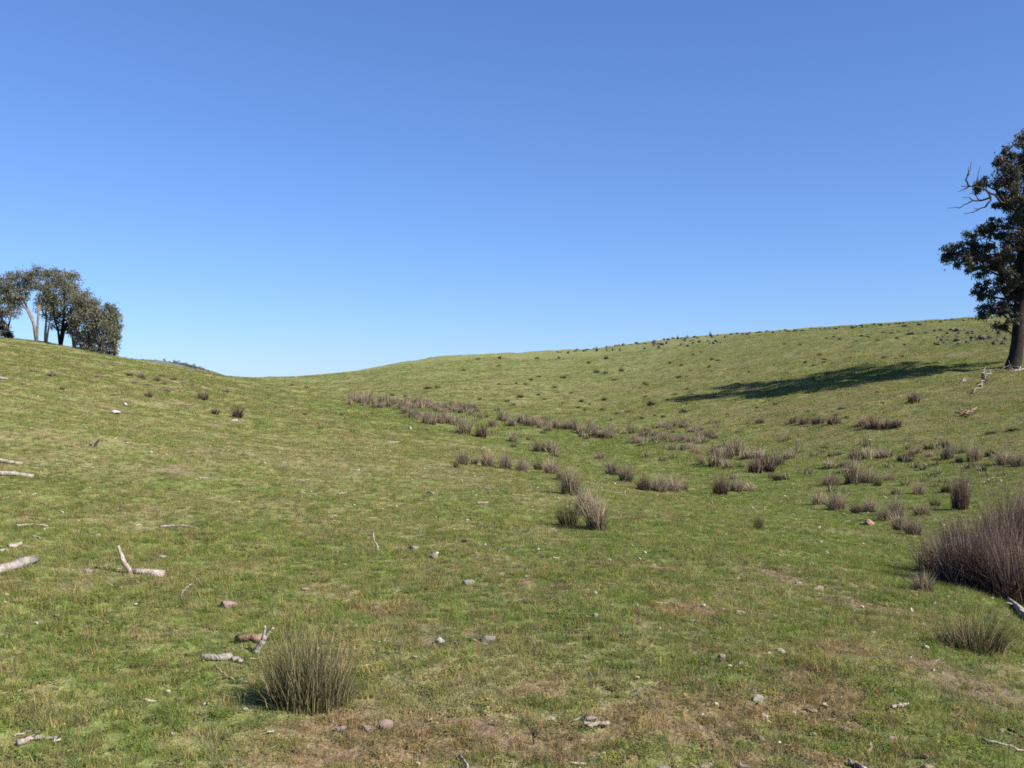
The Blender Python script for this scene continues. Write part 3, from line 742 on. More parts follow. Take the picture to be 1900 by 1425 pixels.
# ------------------------------------------------------------------ stones
def rock_mesh(name, seed, mat, sub=2, rough=.28, flat=.6):
    import bmesh
    bm = bmesh.new(); bmesh.ops.create_icosphere(bm, subdivisions=sub, radius=1.0)
    r_ = random.Random(seed)
    pl = [(Vector((r_.gauss(0, 1), r_.gauss(0, 1), r_.gauss(0, 1))).normalized(), r_.uniform(.45, .85)) for _ in range(9)]
    ph = [r_.uniform(0, 6) for _ in range(6)]
    for v in bm.verts:
        for n_, d_ in pl:
            k = v.co.dot(n_)
            if k > d_: v.co -= n_ * (k - d_) * .92
        s = 1 + rough * .35 * (math.sin(3.1 * v.co.x + ph[0]) * math.sin(2.7 * v.co.y + ph[1]) + .6 * math.sin(6 * v.co.z + ph[2] + 4 * v.co.x)) + rough * r_.uniform(-.22, .22)
        v.co *= s
        v.co.z *= flat
    me = bpy.data.meshes.new(name); bm.to_mesh(me); bm.free()
    me.materials.append(mat)
    return me
_rk = {}
def rock(u, v, wpx, hpx, mat, label, group=None, seed=None, name="stone", cat="stone", rot=None, tall=False):
    p = P(u, v); s = p.y / F
    seed = seed if seed is not None else int(u * 7 + v * 13) % 9973
    r_ = random.Random(seed)
    key = (mat.name, seed % (6 if mat is M_RIDGE else 4))
    if key not in _rk: _rk[key] = rock_mesh(name, 31 * key[1] + len(mat.name), mat, 2, .3, .8)
    o = obj(name, _rk[key], loc=p)
    a_ = wpx * s * .56; h = hpx * s * .62
    o.scale = (a_, a_ * r_.uniform(.65, .95), h)
    o.location.z += h * .22
    o.rotation_euler = (r_.uniform(-.15, .15), r_.uniform(-.25, .25), rot if rot is not None else r_.uniform(-.5, .5))
    return tag(o, label, cat, group)
rock(422, 1126, 36, 26, M_PINK, "rough pink and grey stone between the bent log and the green tussock")
rock(868, 1085, 27, 22, M_STONE, "rounded pale grey stone alone in mid pasture")
rock(910, 1188, 36, 16, M_STONE, "flat pale grey slab stone leaning low in the grass")
rock(815, 1194, 20, 22, M_WHITE, "small half white stone with a dark shaded side left of the flat slab")
rock(1104, 1147, 12, 18, M_PINK, "small upright pink stone sticking up from the grass")
rock(1373, 1140, 18, 14, M_TAN, "small squarish tan stone")
rock(1516, 1094, 26, 13, M_TAN, "low tan stone beside the bare brown scrape")
rock(1482, 1084, 16, 10, M_STONE, "little grey stone inside the bare brown scrape")
rock(1340, 1226, 20, 24, M_PINK, "pinkish white upright stone near the red sorrel patch")
rock(1376, 1232, 12, 9, M_WHITE, "white pebble just right of the pinkish white upright stone")
rock(1450, 1210, 18, 12, M_WHITE, "jagged white stone at the top of the red sorrel patch")
rock(1406, 1300, 24, 22, M_WHITE, "pale angular stone standing in green grass beside red sorrel")
rock(1420, 1332, 13, 18, M_WHITE, "thin white stone pointing up below the pale angular stone")
rock(631, 1356, 25, 20, M_PINK, "dark sided pinkish stone below the green tussock")
rock(718, 1352, 32, 30, M_PINK, "reddish pink knobbly stone, tallest of the pair below the green tussock")
rock(686, 1354, 34, 15, M_PINK, "low pinkish stone touching the reddish knobbly stone")
rock(768, 1020, 27, 16, M_STONE, "grey white stone lying beside a small dark stone")
rock(807, 1036, 15, 18, M_STONE, "small dark and white stone below the grey white one")
rock(865, 1006, 22, 11, M_DUNG, "dark brown dry dung pat in the grass", name="dung_pat", cat="dung")
rock(1612, 973, 20, 20, M_ORANGE, "bright orange stone at the edge of the grey brown rushes")
rock(1130, 1041, 11, 9, M_WHITE, "white pebble, broader one of two white pebbles")
rock(1187, 1040, 9, 9, M_WHITE, "white pebble, rounder one of two white pebbles, nearer the small tan stone")
rock(1210, 1052, 16, 9, M_TAN, "small tan stone with a dark side near the two white pebbles")
rock(998, 1021, 9, 9, M_WHITE, "single white pebble below the brown tussock pair")
rock(1535, 1028, 10, 8, M_WHITE, "white pebble on open grass left of the big rush shadow")
rock(182, 995, 13, 8, M_WHITE, "white pebble between two thin pale sticks")
rock(257, 975, 8, 7, M_WHITE, "tiny white pebble above the bent log")
rock(435, 783, 18, 9, M_WHITE, "white stone at the foot of a dark tussock on the grove slope")
rock(214, 768, 20, 12, M_WHITE, "pale stone in a scrape high on the grove slope")
rock(232, 752, 11, 8, M_WHITE, "smaller pale stone just uphill of the scrape on the grove slope")
rock(761, 797, 8, 8, M_WHITE, "bright white stone on grass near the strip of pale rushes")
rock(1310, 1424, 30, 18, M_TAN, "cream coloured stone half sunk in grass in front of the red sorrel")
rock(1600, 1428, 26, 14, M_PINK, "pinkish stone half sunk in grass between a cream and a tan one")
rock(1722, 1428, 28, 14, M_TAN, "light tan stone half sunk in grass nearest the thin twigs")
rock(1230, 1428, 30, 14, M_STONE, "grey stone half sunk in grass next to the cream one")
rock(1731, 1246, 9, 8, M_WHITE, "white pebble by the worn earth track")
rock(1664, 1141, 12, 9, M_TAN, "small pale tan stone on grass left of the low dark green tussock")
rock(1620, 1175, 10, 8, M_TAN, "small tan pebble above the worn earth track")
rock(958, 1168, 16, 10, M_PINK, "small pink grey stone above the flat slab")
rock(1054, 1160, 13, 9, M_PINK, "small pinkish pebble left of the upright pink stone")
rock(985, 1185, 14, 10, M_STONE, "little grey stone right of the flat slab")
rock(300, 1036, 20, 9, M_WHITE, "small bone white chip right of the bent log", name="wood_chip", cat="chip")
rock(165, 1062, 24, 12, M_PINK, "pinkish brown stone left of the bent log")
rock(1508, 1320, 22, 10, M_TAN, "flat tan stone within the red sorrel")
rock(1570, 1355, 20, 10, M_PINK, "flat pink stone at the lower side of the red sorrel")
rock(1655, 1370, 16, 10, M_TAN, "yellowish pebble right of the flat pink stone")
rock(1678, 1372, 14, 9, M_TAN, "cream pebble next to the yellowish pebble")
rock(1412, 1372, 16, 14, M_PINK, "rose coloured pebble below the thin white stone")
rock(930, 1342, 12, 9, M_TAN, "tan pebble below open grass")
rock(640, 1050, 9, 8, M_WHITE, "white pebble left of the dark and white stone")
rock(565, 1095, 20, 8, M_PINK, "low pink stone in a reddish patch uphill of the green tussock")
rock(455, 1318, 15, 10, M_WHITE, "white pebble left of the green tussock base")
rock(1858, 1357, 16, 9, M_TAN, "cream pebble above the thin twigs")
rock(1840, 1318, 18, 7, M_STONE, "grey flat pebble below the worn earth track")

# ridge rocks: many look-alikes
GR = "rocks along the ridge"
_r = random.Random(9)
RR = []
for k in range(80):
    u = 1030 + (1810 - 1030) * (k + _r.random()) / 80
    sky_v = np.interp(u, [1000, 1100, 1250, 1400, 1600, 1800], [655, 648, 628, 617, 604, 591])
    RR.append((u, sky_v + _r.uniform(.2, 3.5), _r.uniform(5, 11), _r.uniform(3, 6.5)))
for k in range(22):
    u = _r.uniform(1195, 1350); RR.append((u, np.interp(u, [1195, 1350], [640, 624]) + _r.uniform(0, 12), _r.uniform(5, 11), _r.uniform(4, 10)))
for u, v, w_, h_ in RR:
    rock(u, v, w_, h_, M_RIDGE, "small weathered grey rock on the skyline ridge of the hill with the big tree", GR, seed=_r.randrange(9999), name="rock", cat="rock")
GO = "rocks of the outcrop near the tree"
for k in range(120):
    u = 1733 + _r.random() ** .8 * 138; v = 613 + 26 * _r.random()
    if u > 1872: continue
    z_ = _r.lognormvariate(0, .45)
    rock(u, v, min(15, 6.5 * z_), min(9, 4.8 * z_ * _r.uniform(.7, 1.2)), M_RIDGE, "lichen grey rock in the crowded outcrop behind the big tree", GO, seed=_r.randrange(9999), name="rock", cat="rock")
GM = "rocks loosely strewn left of the outcrop"
for u, v, w_, h_ in [(1600, 624, 14, 8), (1612, 626, 10, 6), (1640, 618, 12, 6), (1655, 619, 10, 5), (1668, 616, 12, 6), (1690, 620, 14, 6), (1680, 606, 12, 6), (1708, 603, 12, 5), (1720, 618, 12, 5), (1535, 628, 10, 6), (1548, 626, 9, 6), (1560, 630, 10, 5),
                     (1575, 632, 10, 5), (1590, 634, 10, 4), (1700, 628, 12, 5), (1665, 628, 9, 4), (1630, 632, 9, 4), (1742, 640, 22, 6), (1530, 672, 10, 4), (1545, 676, 10, 4), (1680, 640, 9, 4)]:
    rock(u, v, w_, h_, M_RIDGE, "low grey rock strewn on the upper slope left of the outcrop", GM, name="rock", cat="rock")

# ------------------------------------------------------------------ fallen wood
def stick(pix, r0, r1, mat, label, name="stick", cat="stick", lift=.4, sides=7, group=None, n=5, jit=.2, amt=.02):
    """a branch lying along ground pixels; radii in metres"""
    pts = []
    for (ua, va), (ub, vb) in zip(pix[:-1], pix[1:]):
        for i in range(n):
            t = i / n
            pts.append(P(ua + (ub - ua) * t, va + (vb - va) * t))
    pts.append(P(*pix[-1]))
    r_ = random.Random(int(pix[0][0] * 3 + pix[0][1]))
    # a stiff stick bridges the small bumps: smooth the heights
    for _ in range(5):
        for i in range(1, len(pts) - 1):
            pts[i].z = .5 * pts[i].z + .25 * (pts[i - 1].z + pts[i + 1].z); pts[i].y = .5 * pts[i].y + .25 * (pts[i - 1].y + pts[i + 1].y)
    m = len(pts)
    rad = [r0 + (r1 - r0) * i / (m - 1) for i in range(m)]
    tb = TB()
    path = [p + Vector((r_.uniform(-1, 1) * amt * .5, r_.uniform(-1, 1) * amt, max(0, float(ground_z(p.x, p.y)) - p.z) + rad[i] * lift + .004 + r_.uniform(0, amt * .3))) for i, p in enumerate(pts)]
    tb.add(path, rad, sides, jit, int(pix[0][0]))
    o = pts[m // 2]
    return tag(obj(name, tb.mesh(name, mat, o), loc=o), label, cat, group)
def upright(base, pixtop, r0, r1, tb, seed, dy=0.0, n=6, amt=.04):
    """adds a standing piece from a ground point to a pixel at the same distance"""
    y = base.y + dy
    top = Vector(((pixtop[0] - U0) / F * y, y, EYE + (V0 - pixtop[1]) / F * y))
    path = wander(base, top, n, amt, seed)
    tb.add(path, [r0 + (r1 - r0) * i / n for i in range(n + 1)], 7, .12, seed)
    return top

stick([(-14, 1070), (66, 1044)], .040, .036, M_WOOD, "thick straight smooth grey log, biggest of the fallen wood", "fallen_log", "log", lift=.7, sides=9)
# the bent log: a lying piece and a raised one
def bent_log():
    b = P(238, 1066); root = empty("bent_log", b)
    tb = TB()
    p0 = P(240, 1064); p1 = P(304, 1073)
    tb.add([p0 + Vector((0, 0, .02)), p0.lerp(p1, .3) + Vector((0, 0, .024)), p0.lerp(p1, .65) + Vector((0, 0, .03)), p1 + Vector((0, 0, .034))], [.020, .027, .031, .032], 9, .08, 3)
    c = obj("lying_trunk", tb.mesh("lying_trunk", M_WOOD, b), root)
    tb = TB(); upright(P(242, 1066), (219, 1012), .024, .012, tb, 4)
    obj("raised_limb", tb.mesh("raised_limb", M_WOOD, b), root)
    tag(root, "bent pale log with one limb raised upright from the grass", "log")
bent_log()
def fork():
    b = P(474, 1212); root = empty("forked_branch", b)
    tb = TB(); t1 = upright(b, (488, 1188), .020, .017, tb, 5)
    obj("stem", tb.mesh("stem", M_WOOD, b), root)
    tb = TB(); upright(t1, (492, 1160), .013, .004, tb, 6); obj("prong", tb.mesh("prong", M_WOOD, b), root)
    tb = TB(); upright(t1, (508, 1164), .013, .005, tb, 7); obj("prong", tb.mesh("prong", M_WOOD, b), root)
    tag(root, "forked pale branch standing up against the green tussock", "branch")
fork()
stick([(440, 1193), (484, 1192)], .024, .026, M_WOODTAN, "short orange tan log behind the forked pale branch", "fallen_log", "log", lift=.7, sides=9)
stick([(372, 1227), (426, 1226)], .019, .021, M_WOOD, "knobbly grey log left of the green tussock", "fallen_log", "log", lift=.7, sides=9, jit=.22)
stick([(430, 1229), (452, 1230)], .016, .012, M_WOOD, "short grey wood chunk in line with the knobbly log", "wood_chunk", "wood", lift=.6)
stick([(398, 1240), (412, 1250), (430, 1265), (452, 1262)], .006, .003, M_WOOD, "thin crooked twig below the knobbly grey log", amt=.015)
stick([(38, 1384), (62, 1376), (84, 1372), (112, 1379)], .014, .006, M_WOOD, "curved pale stick lying in front of a thinner straight one", lift=.8)
stick([(30, 1366), (56, 1361)], .005, .004, M_WOOD, "thin straight pale stick just behind the curved pale stick")
stick([(355, 1088), (344, 1098), (332, 1112)], .007, .004, M_WOOD, "thin pale twig slanting between the bent log and the pink stone", lift=2.0)
stick([(298, 981), (330, 977), (368, 983)], .013, .009, M_WOOD, "long pale stick lying uphill of the bent log", lift=1.0)
stick([(33, 979), (60, 976), (88, 979)], .012, .009, M_WOOD, "pale wavy stick above the grey bark plates", lift=1.0)
stick([(62, 997), (78, 1002)], .009, .006, M_WOOD, "short stick below the pale wavy stick")
stick([(160, 990), (184, 995)], .009, .006, M_WOOD, "short pale stick ending at a white pebble")
stick([(-6, 858), (20, 862), (42, 864)], .030, .022, M_WOOD, "weathered grey log, uphill one of a parallel pair", "fallen_log", "log", lift=.9)
stick([(-4, 884), (30, 884), (62, 888)], .034, .026, M_WOOD, "weathered grey log, downhill one of a parallel pair", "fallen_log", "log", lift=.9)
stick([(16, 1019), (40, 1012)], .028, .016, M_WOOD, "pale grey bark slab above the thick log end", "bark_slab", "bark", lift=.4, jit=.3)
stick([(-4, 1024), (14, 1023)], .014, .010, M_WOOD, "small pale bark piece left of the grey bark slab", "bark_slab", "bark")
stick([(-6, 704), (14, 706)], .05, .03, M_WOOD, "pale log highest on the grove slope", "fallen_log", "log", lift=.9)
stick([(150, 868), (178, 869)], .010, .007, M_WOOD, "thin straw coloured stick right of the two weathered logs")
stick([(370, 888), (398, 889)], .010, .006, M_WOOD, "thin pale stick near the dry grass patch")
stick([(722, 822), (744, 821)], .022, .014, M_WOOD, "pale stick on grass near the strip of pale rushes")
stick([(550, 893), (575, 892)], .010, .008, M_WOOD, "thin pale stick uphill in mid pasture")
stick([(627, 918), (642, 916)], .010, .008, M_WOOD, "short pale stick downhill of the thin pale stick")
stick([(794, 914), (806, 917)], .020, .012, M_WOOD, "white wood chip with a dark side in mid pasture", "wood_chip", "chip")
stick([(885, 936), (906, 934)], .022, .014, M_WOOD, "white stick beside a dark weed in mid pasture")
stick([(1085, 1338), (1106, 1341)], .009, .007, M_WOOD, "short white stick just above a curved white stick", lift=1.2)
stick([(1083, 1350), (1100, 1357), (1127, 1349)], .011, .010, M_WOOD, "curved white stick beside the red sorrel", lift=1.4)
stick([(1656, 1319), (1672, 1318), (1681, 1310)], .009, .006, M_WOOD, "small bent white stick right of the red sorrel", lift=2)
stick([(850, 1402), (860, 1414), (870, 1432)], .004, .006, M_WOOD, "whitish branch slanting out of the reddish foreground grass", lift=.9)
stick([(862, 1187), (884, 1190)], .008, .006, M_WOOD, "thin pinkish stick left of the flat slab stone")
stick([(1828, 1380), (1862, 1388), (1910, 1402)], .006, .004, M_WOOD, "long thin pale twig lying beside a dark thin stick", lift=2)
stick([(1874, 1362), (1910, 1378)], .008, .006, M_CHAR, "dark thin stick lying beside the long pale twig", lift=1.2)
stick([(1580, 1420), (1600, 1434)], .008, .010, M_WOOD, "pale stick end beside the half sunk pinkish stone", lift=1.2)
def crossed():
    b = P(701, 1022); root = empty("crossed_sticks", b)
    tb = TB(); upright(b, (692, 988), .011, .007, tb, 8, dy=.12); obj("raised_stick", tb.mesh("raised_stick", M_WOOD, b), root)
    tb = TB(); p0, p1 = b + Vector((.02, -.01, .008)), P(676, 1021) + Vector((0, 0, .012)); tb.add(wander(p0, p1, 4, .03, 8), [.008] * 5, 6, .1, 9)
    obj("lying_stick", tb.mesh("lying_stick", M_WOODTAN, b), root)
    tag(root, "broken stick leaning up from dry litter in mid pasture", "stick")
crossed()
def stump():
    b = P(176, 829); root = empty("charred_stub", b)
    tb = TB(); upright(b, (183, 816), .035, .016, tb, 12); obj("charred_limb", tb.mesh("charred_limb", M_CHAR, b), root)
    tb = TB(); upright(b + Vector((-.035, -.03, 0)), (174, 821), .022, .014, tb, 14); obj("bleached_limb", tb.mesh("bleached_limb", M_WOOD, b), root)
    tb = TB(); upright(b + Vector((-.07, 0, 0)), (167, 824), .022, .018, tb, 15); obj("charred_limb", tb.mesh("charred_limb", M_CHAR, b), root)
    tag(root, "small charred black and white stub on the grove slope", "stub")
stump()
# a branching weed seedling and the weathered log at the right
def seedling(u, v, hpx, mat, label):
    b = P(u, v); root = empty("bare_weed", b); s = b.y / F
    tb = TB(); top = b + Vector((0, 0, hpx * s * .5)); tb.add(wander(b, top, 4, .04, 3), [.004] * 5, 5)
    obj("stem", tb.mesh("stem", mat, b), root)
    for k in range(5):
        tb = TB(); q = b + Vector((0, 0, hpx * s * (.3 + .05 * k))); e_ = q + Vector((math.cos(k * 2.3) * .04, math.sin(k * 2.3) * .04, hpx * s * .5)); tb.add(wander(q, e_, 4, .06, k), [.003, .003, .002, .002, .0015], 5)
        obj("twig", tb.mesh("twig", mat, b), root)
    tag(root, label, "weed")
seedling(990, 1382, 42, M_CHAR, "dark branching bare weed stem in the reddish foreground")
def gully_log():
    b = P(1900, 1150); root = empty("fallen_branch", b)
    tb = TB(); p = [P(1868, 1116), P(1884, 1130), P(1902, 1148), P(1930, 1165)]
    tb.add([q + Vector((0, 0, .035)) for q in p], [.02, .03, .042, .045], 9, .15, 3); obj("limb", tb.mesh("limb", M_WOOD, b), root)
    for k, (f, dx, dz) in enumerate([(1, -.12, .03), (2, -.10, .10), (2, .06, .14)]):
        tb = TB(); q = p[f] + Vector((0, 0, .04)); tb.add(wander(q, q + Vector((dx, -.05, dz)), 4, .05, k), [.014, .012, .01, .008, .005], 6); obj("side_branch", tb.mesh("side_branch", M_WOOD, b), root)
    tag(root, "bleached fallen branch at the foot of the big rush clump", "branch")
gully_log()
# bleached limbs lying below the big tree
def fallen_limb(segs, label, r, mat=M_WOOD):
    b = P(*segs[0][0]); root = empty("fallen_branch", b)
    for i, s_ in enumerate(segs):
        tb = TB(); pts = [P(*q) for q in s_]
        hz = r * 1.6
        path = []
        for a_, c_ in zip(pts[:-1], pts[1:]): path += wander(a_ + Vector((0, 0, hz)), c_ + Vector((0, 0, hz * (1.5 if i else 1))), 4, .03, i + int(s_[0][0]))
        tb.add(path, [r * (1 - .6 * k / len(path)) for k in range(len(path))], 6, .15, i); obj("limb" if i == 0 else "side_branch", tb.mesh("limb", mat, b), root)
    r_ = random.Random(int(segs[0][0][0]))
    for k in range(7):
        s_ = segs[r_.randrange(len(segs))]; a_, c_ = P(*s_[0]), P(*s_[-1]); q = a_.lerp(c_, r_.random()); q.z = float(ground_z(q.x, q.y)) + r * 1.6
        e_ = q + Vector((r_.uniform(-.5, .5), r_.uniform(-.4, .3), r_.uniform(.05, .4)))
        tb = TB(); tb.add(wander(q, e_, 4, .08, k), [r * .6, r * .5, r * .4, r * .3, r * .2], 5); obj("twig", tb.mesh("twig", mat, b), root)
    tag(root, label, "branch")
fallen_limb([[(1836, 690), (1828, 703), (1822, 716), (1806, 732)], [(1828, 703), (1838, 712)], [(1822, 716), (1812, 718)], [(1826, 692), (1828, 703)]], "bleached branching dead limb on the slope below the big tree", .034)
fallen_limb([[(1790, 702), (1786, 710), (1776, 716)], [(1786, 710), (1794, 708)]], "small bleached limb left of the branching dead limb", .026)
fallen_limb([[(1900, 686), (1882, 690), (1862, 692), (1848, 690)], [(1882, 690), (1870, 684)], [(1890, 688), (1896, 680)]], "pile of pale broken branches at the foot of the big tree", .034)
fallen_limb([[(1812, 760), (1792, 770), (1768, 776)], [(1796, 768), (1780, 764)], [(1790, 771), (1800, 776)]], "reddish brown broken bough on the grass below the big tree", .04, M_WOODTAN)

# ------------------------------------------------------------------ litter: pale dead leaves and wood crumbs
lit = bpy.data.collections.new("litter_sources")
def litter_src():
    g = np.random.default_rng(5)
    m, t, out = new_mat("dead_leaf")
    at = N(t, "ShaderNodeAttribute", attribute_name="gcol"); at.attribute_type = 'INSTANCER'
    d = N(t, "ShaderNodeBsdfDiffuse"); t.links.new(at.outputs["Color"], d.inputs["Color"]); t.links.new(d.outputs[0], out.inputs[0])
    for k in range(3):
        n = 6
        x = np.linspace(-1, 1, n)
        wd = (1 - x * x) * .22 + .015
        V = np.concatenate([np.stack([x, wd + .1 * x * x * (k - 1), .12 * x * x + .1 * wd], -1), np.stack([x, -wd + .1 * x * x * (k - 1), .12 * x * x + .05], -1)])
        Q = [(i, i + 1, n + i + 1, n + i) for i in range(n - 1)]
        o = bpy.data.objects.new("leaf%d" % k, mesh_np("leaf", V, Q, None, [m])); lit.objects.link(o)
    for k in range(2):
        tb = TB(); tb.add(wander((-1.6, 0, .05), (1.6, 0, .08), 6, .05, k), [.06] * 7, 5)
        o = bpy.data.objects.new("twig%d" % k, tb.mesh("twig", m)); lit.objects.link(o)
    for k in range(2):
        me = rock_mesh("crumb", 60 + k, m, 1, .3, .7); o = bpy.data.objects.new("u_crumb%d" % k, me); lit.objects.link(o)
litter_src()
def build_litter():
    edges = np.geomspace(3, 60, 160); XS = []; YS = []
    for a_, b_ in zip(edges[:-1], edges[1:]):
        ym = .5 * (a_ + b_); half = .60 * ym + 2.4
        n = rng.poisson(32 * min(1, (6 / ym) ** 1.35) * 2 * half * (b_ - a_))
        YS.append(a_ + (b_ - a_) * rng.random(n)); XS.append((rng.random(n) * 2 - 1) * half)
    X = np.concatenate(XS); Y = np.concatenate(YS)
    cl = fbm(X * .8, Y * .8, 222, 3); keep = rng.random(len(X)) < sstep(.35, .68, cl) * .9 + .12
    X, Y = X[keep], Y[keep]; n = len(X)
    pal = np.array([[.34, .30, .23], [.28, .22, .15], [.22, .15, .10], [.40, .375, .33], [.18, .10, .075], [.07, .055, .04]])
    c = pal[rng.choice(6, n, p=[.24, .24, .2, .12, .12, .08])] * (.8 + .4 * rng.random((n, 1)))
    idx = rng.choice(7, n, p=[.17, .17, .16, .14, .14, .11, .11])
    s = .016 + .022 * rng.random(n) ** 2; s = s * np.clip(Y / 9, 1, 2.2)
    s = np.where(idx >= 5, s * .55, s)
    o = scatter("leaf_litter", X, Y, rng.random(n) * 6.283, np.stack([s, s, s], -1), idx, c, lit, lift=.012, tilt=.35)
    tag(o, "scattered dead leaves, twigs and crumbs of bark in the grass", "litter", kind="stuff")
build_litter()

# ------------------------------------------------------------------ trees
def leaf_cloud(name, lobes, mat, per, leaf, seed, clump=.34, nclump=16, hang=.75, tipf=None):
    """lobes: (centre, rx, ry, rz, n factor). leaves hang in clumps through each lobe"""
    g = np.random.default_rng(seed)
    VV = []; TT = []; twig_ends = []
    for c, rx, ry, rz, nf in lobes:
        nc = max(4, int(nclump * nf))
        d = g.normal(size=(nc, 3)); d /= np.linalg.norm(d, axis=1)[:, None]
        rad = (.35 + .65 * g.random(nc) ** .5)
        cc = np.array(c) + d * rad[:, None] * np.array([rx, ry, rz])
        twig_ends.append((c, cc))
        n = int(per * nf)
        k = g.integers(0, nc, n)
        cr = clump * (.7 + .7 * g.random(nc)) * min(1.3, max(.6, rx))
        o = g.normal(size=(n, 3)) * np.array([.55, .55, .45])
        p = cc[k] + o * cr[k][:, None]
        L = leaf * (.65 + .7 * g.random(n)); W_ = L * (.26 + .14 * g.random(n))
        ax = g.normal(size=(n, 3)) * .75; ax[:, 2] -= hang; ax /= np.linalg.norm(ax, axis=1)[:, None]
        s_ = np.cross(ax, g.normal(size=(n, 3))); s_ /= np.linalg.norm(s_, axis=1)[:, None]
        a_ = ax * L[:, None]; b_ = s_ * W_[:, None] * .5
        VV.append(np.stack([p, p + a_ * .4 + b_, p + a_, p + a_ * .4 - b_], 1).reshape(-1, 3))
        ctone = g.random(nc) * .45
        t = np.clip(ctone[k] + g.random(n) * .5, 0, 1)
        if tipf is not None: t = np.clip(t + tipf(p), 0, 1)
        TT.append(np.repeat(t, 4))
    V = np.concatenate(VV)
    return V, np.arange(len(V)).reshape(-1, 4), np.concatenate(TT), twig_ends

def px3(u, v, y):
    return Vector(((u - U0) / F * y, y, EYE + (V0 - v) / F * y))

def gum_tree(base, trunk_paths, lobes_px, label, mat_bark, mat_leaf, per, leaf, seed, name="gum_tree", group=None, clump=.34, nclump=16, dead=None, attach=None, tipf=None, limb_r=.09):
    """trunk_paths: list of (points, radii) in world space; lobes_px: (u, v, depth offset, r_px, factor)"""
    root = empty(name, base)
    r_ = random.Random(seed)
    tb = TB()
    nodes = []
    for k, (pts, rad) in enumerate(trunk_paths):
        tb.add(pts, rad, 10, .06, seed + k)
        nodes += list(zip(pts, rad))
    lobes = []
    for (u, v, dy, rp, nf) in lobes_px:
        y = base.y + dy; s = y / F
        c = px3(u, v, y); R = rp * s
        lobes.append((tuple(c), R, R * r_.uniform(.85, 1.1), R * r_.uniform(.75, .95), nf))
    V, Q, T_, ends = leaf_cloud("crown", lobes, mat_leaf, per, leaf, seed, clump, nclump, tipf=tipf)
    limbs = []
    for (c, cc), lb in zip(ends, lobes):
        c = Vector(c)
        # the limb leaves the nearest trunk point that lies below the lobe
        best = min(nodes, key=lambda nd: (nd[0] - c).length + (3.0 if nd[0].z > c.z - .25 * lb[1] else 0))
        L = (c - best[0]).length
        r0 = min(best[1] * .7, .02 + limb_r * .35 * max(L, .5) ** .5)
        path = wander(best[0], c, 6, .055, r_.randrange(9999), .05)
        lt = TB(); lt.add(path, [r0 * (1 - .62 * i / 6) for i in range(7)], 6, .08, 1)
        for e_ in cc[:10]:
            e_ = Vector(e_)
            lt.add(wander(path[r_.choice([4, 5, 6])], e_, 3, .06, r_.randrange(9999)), [r0 * .32, r0 * .25, r0 * .18, r0 * .08], 4)
        if name == "gum_tree": limbs.append(lt)
        else: tb.V, tb.Q, tb.T = tb.V + lt.V, tb.Q + [tuple(i + len(tb.V) for i in f) for f in lt.Q], tb.T + [tuple(i + len(tb.V) for i in f) for f in lt.T]
    trunk = obj("trunk", tb.mesh("trunk", mat_bark, base), root)
    for lt in limbs:
        obj("limb", lt.mesh("limb", mat_bark, base), trunk)
    cm = mesh_np("crown", V - np.array(tuple(base)), Q, None, [mat_leaf], {"tone": ('FLOAT', T_)})
    obj("crown", cm, root)
    if dead:
        dead(root, base)
    tag(root, label, "tree", group)
    return root

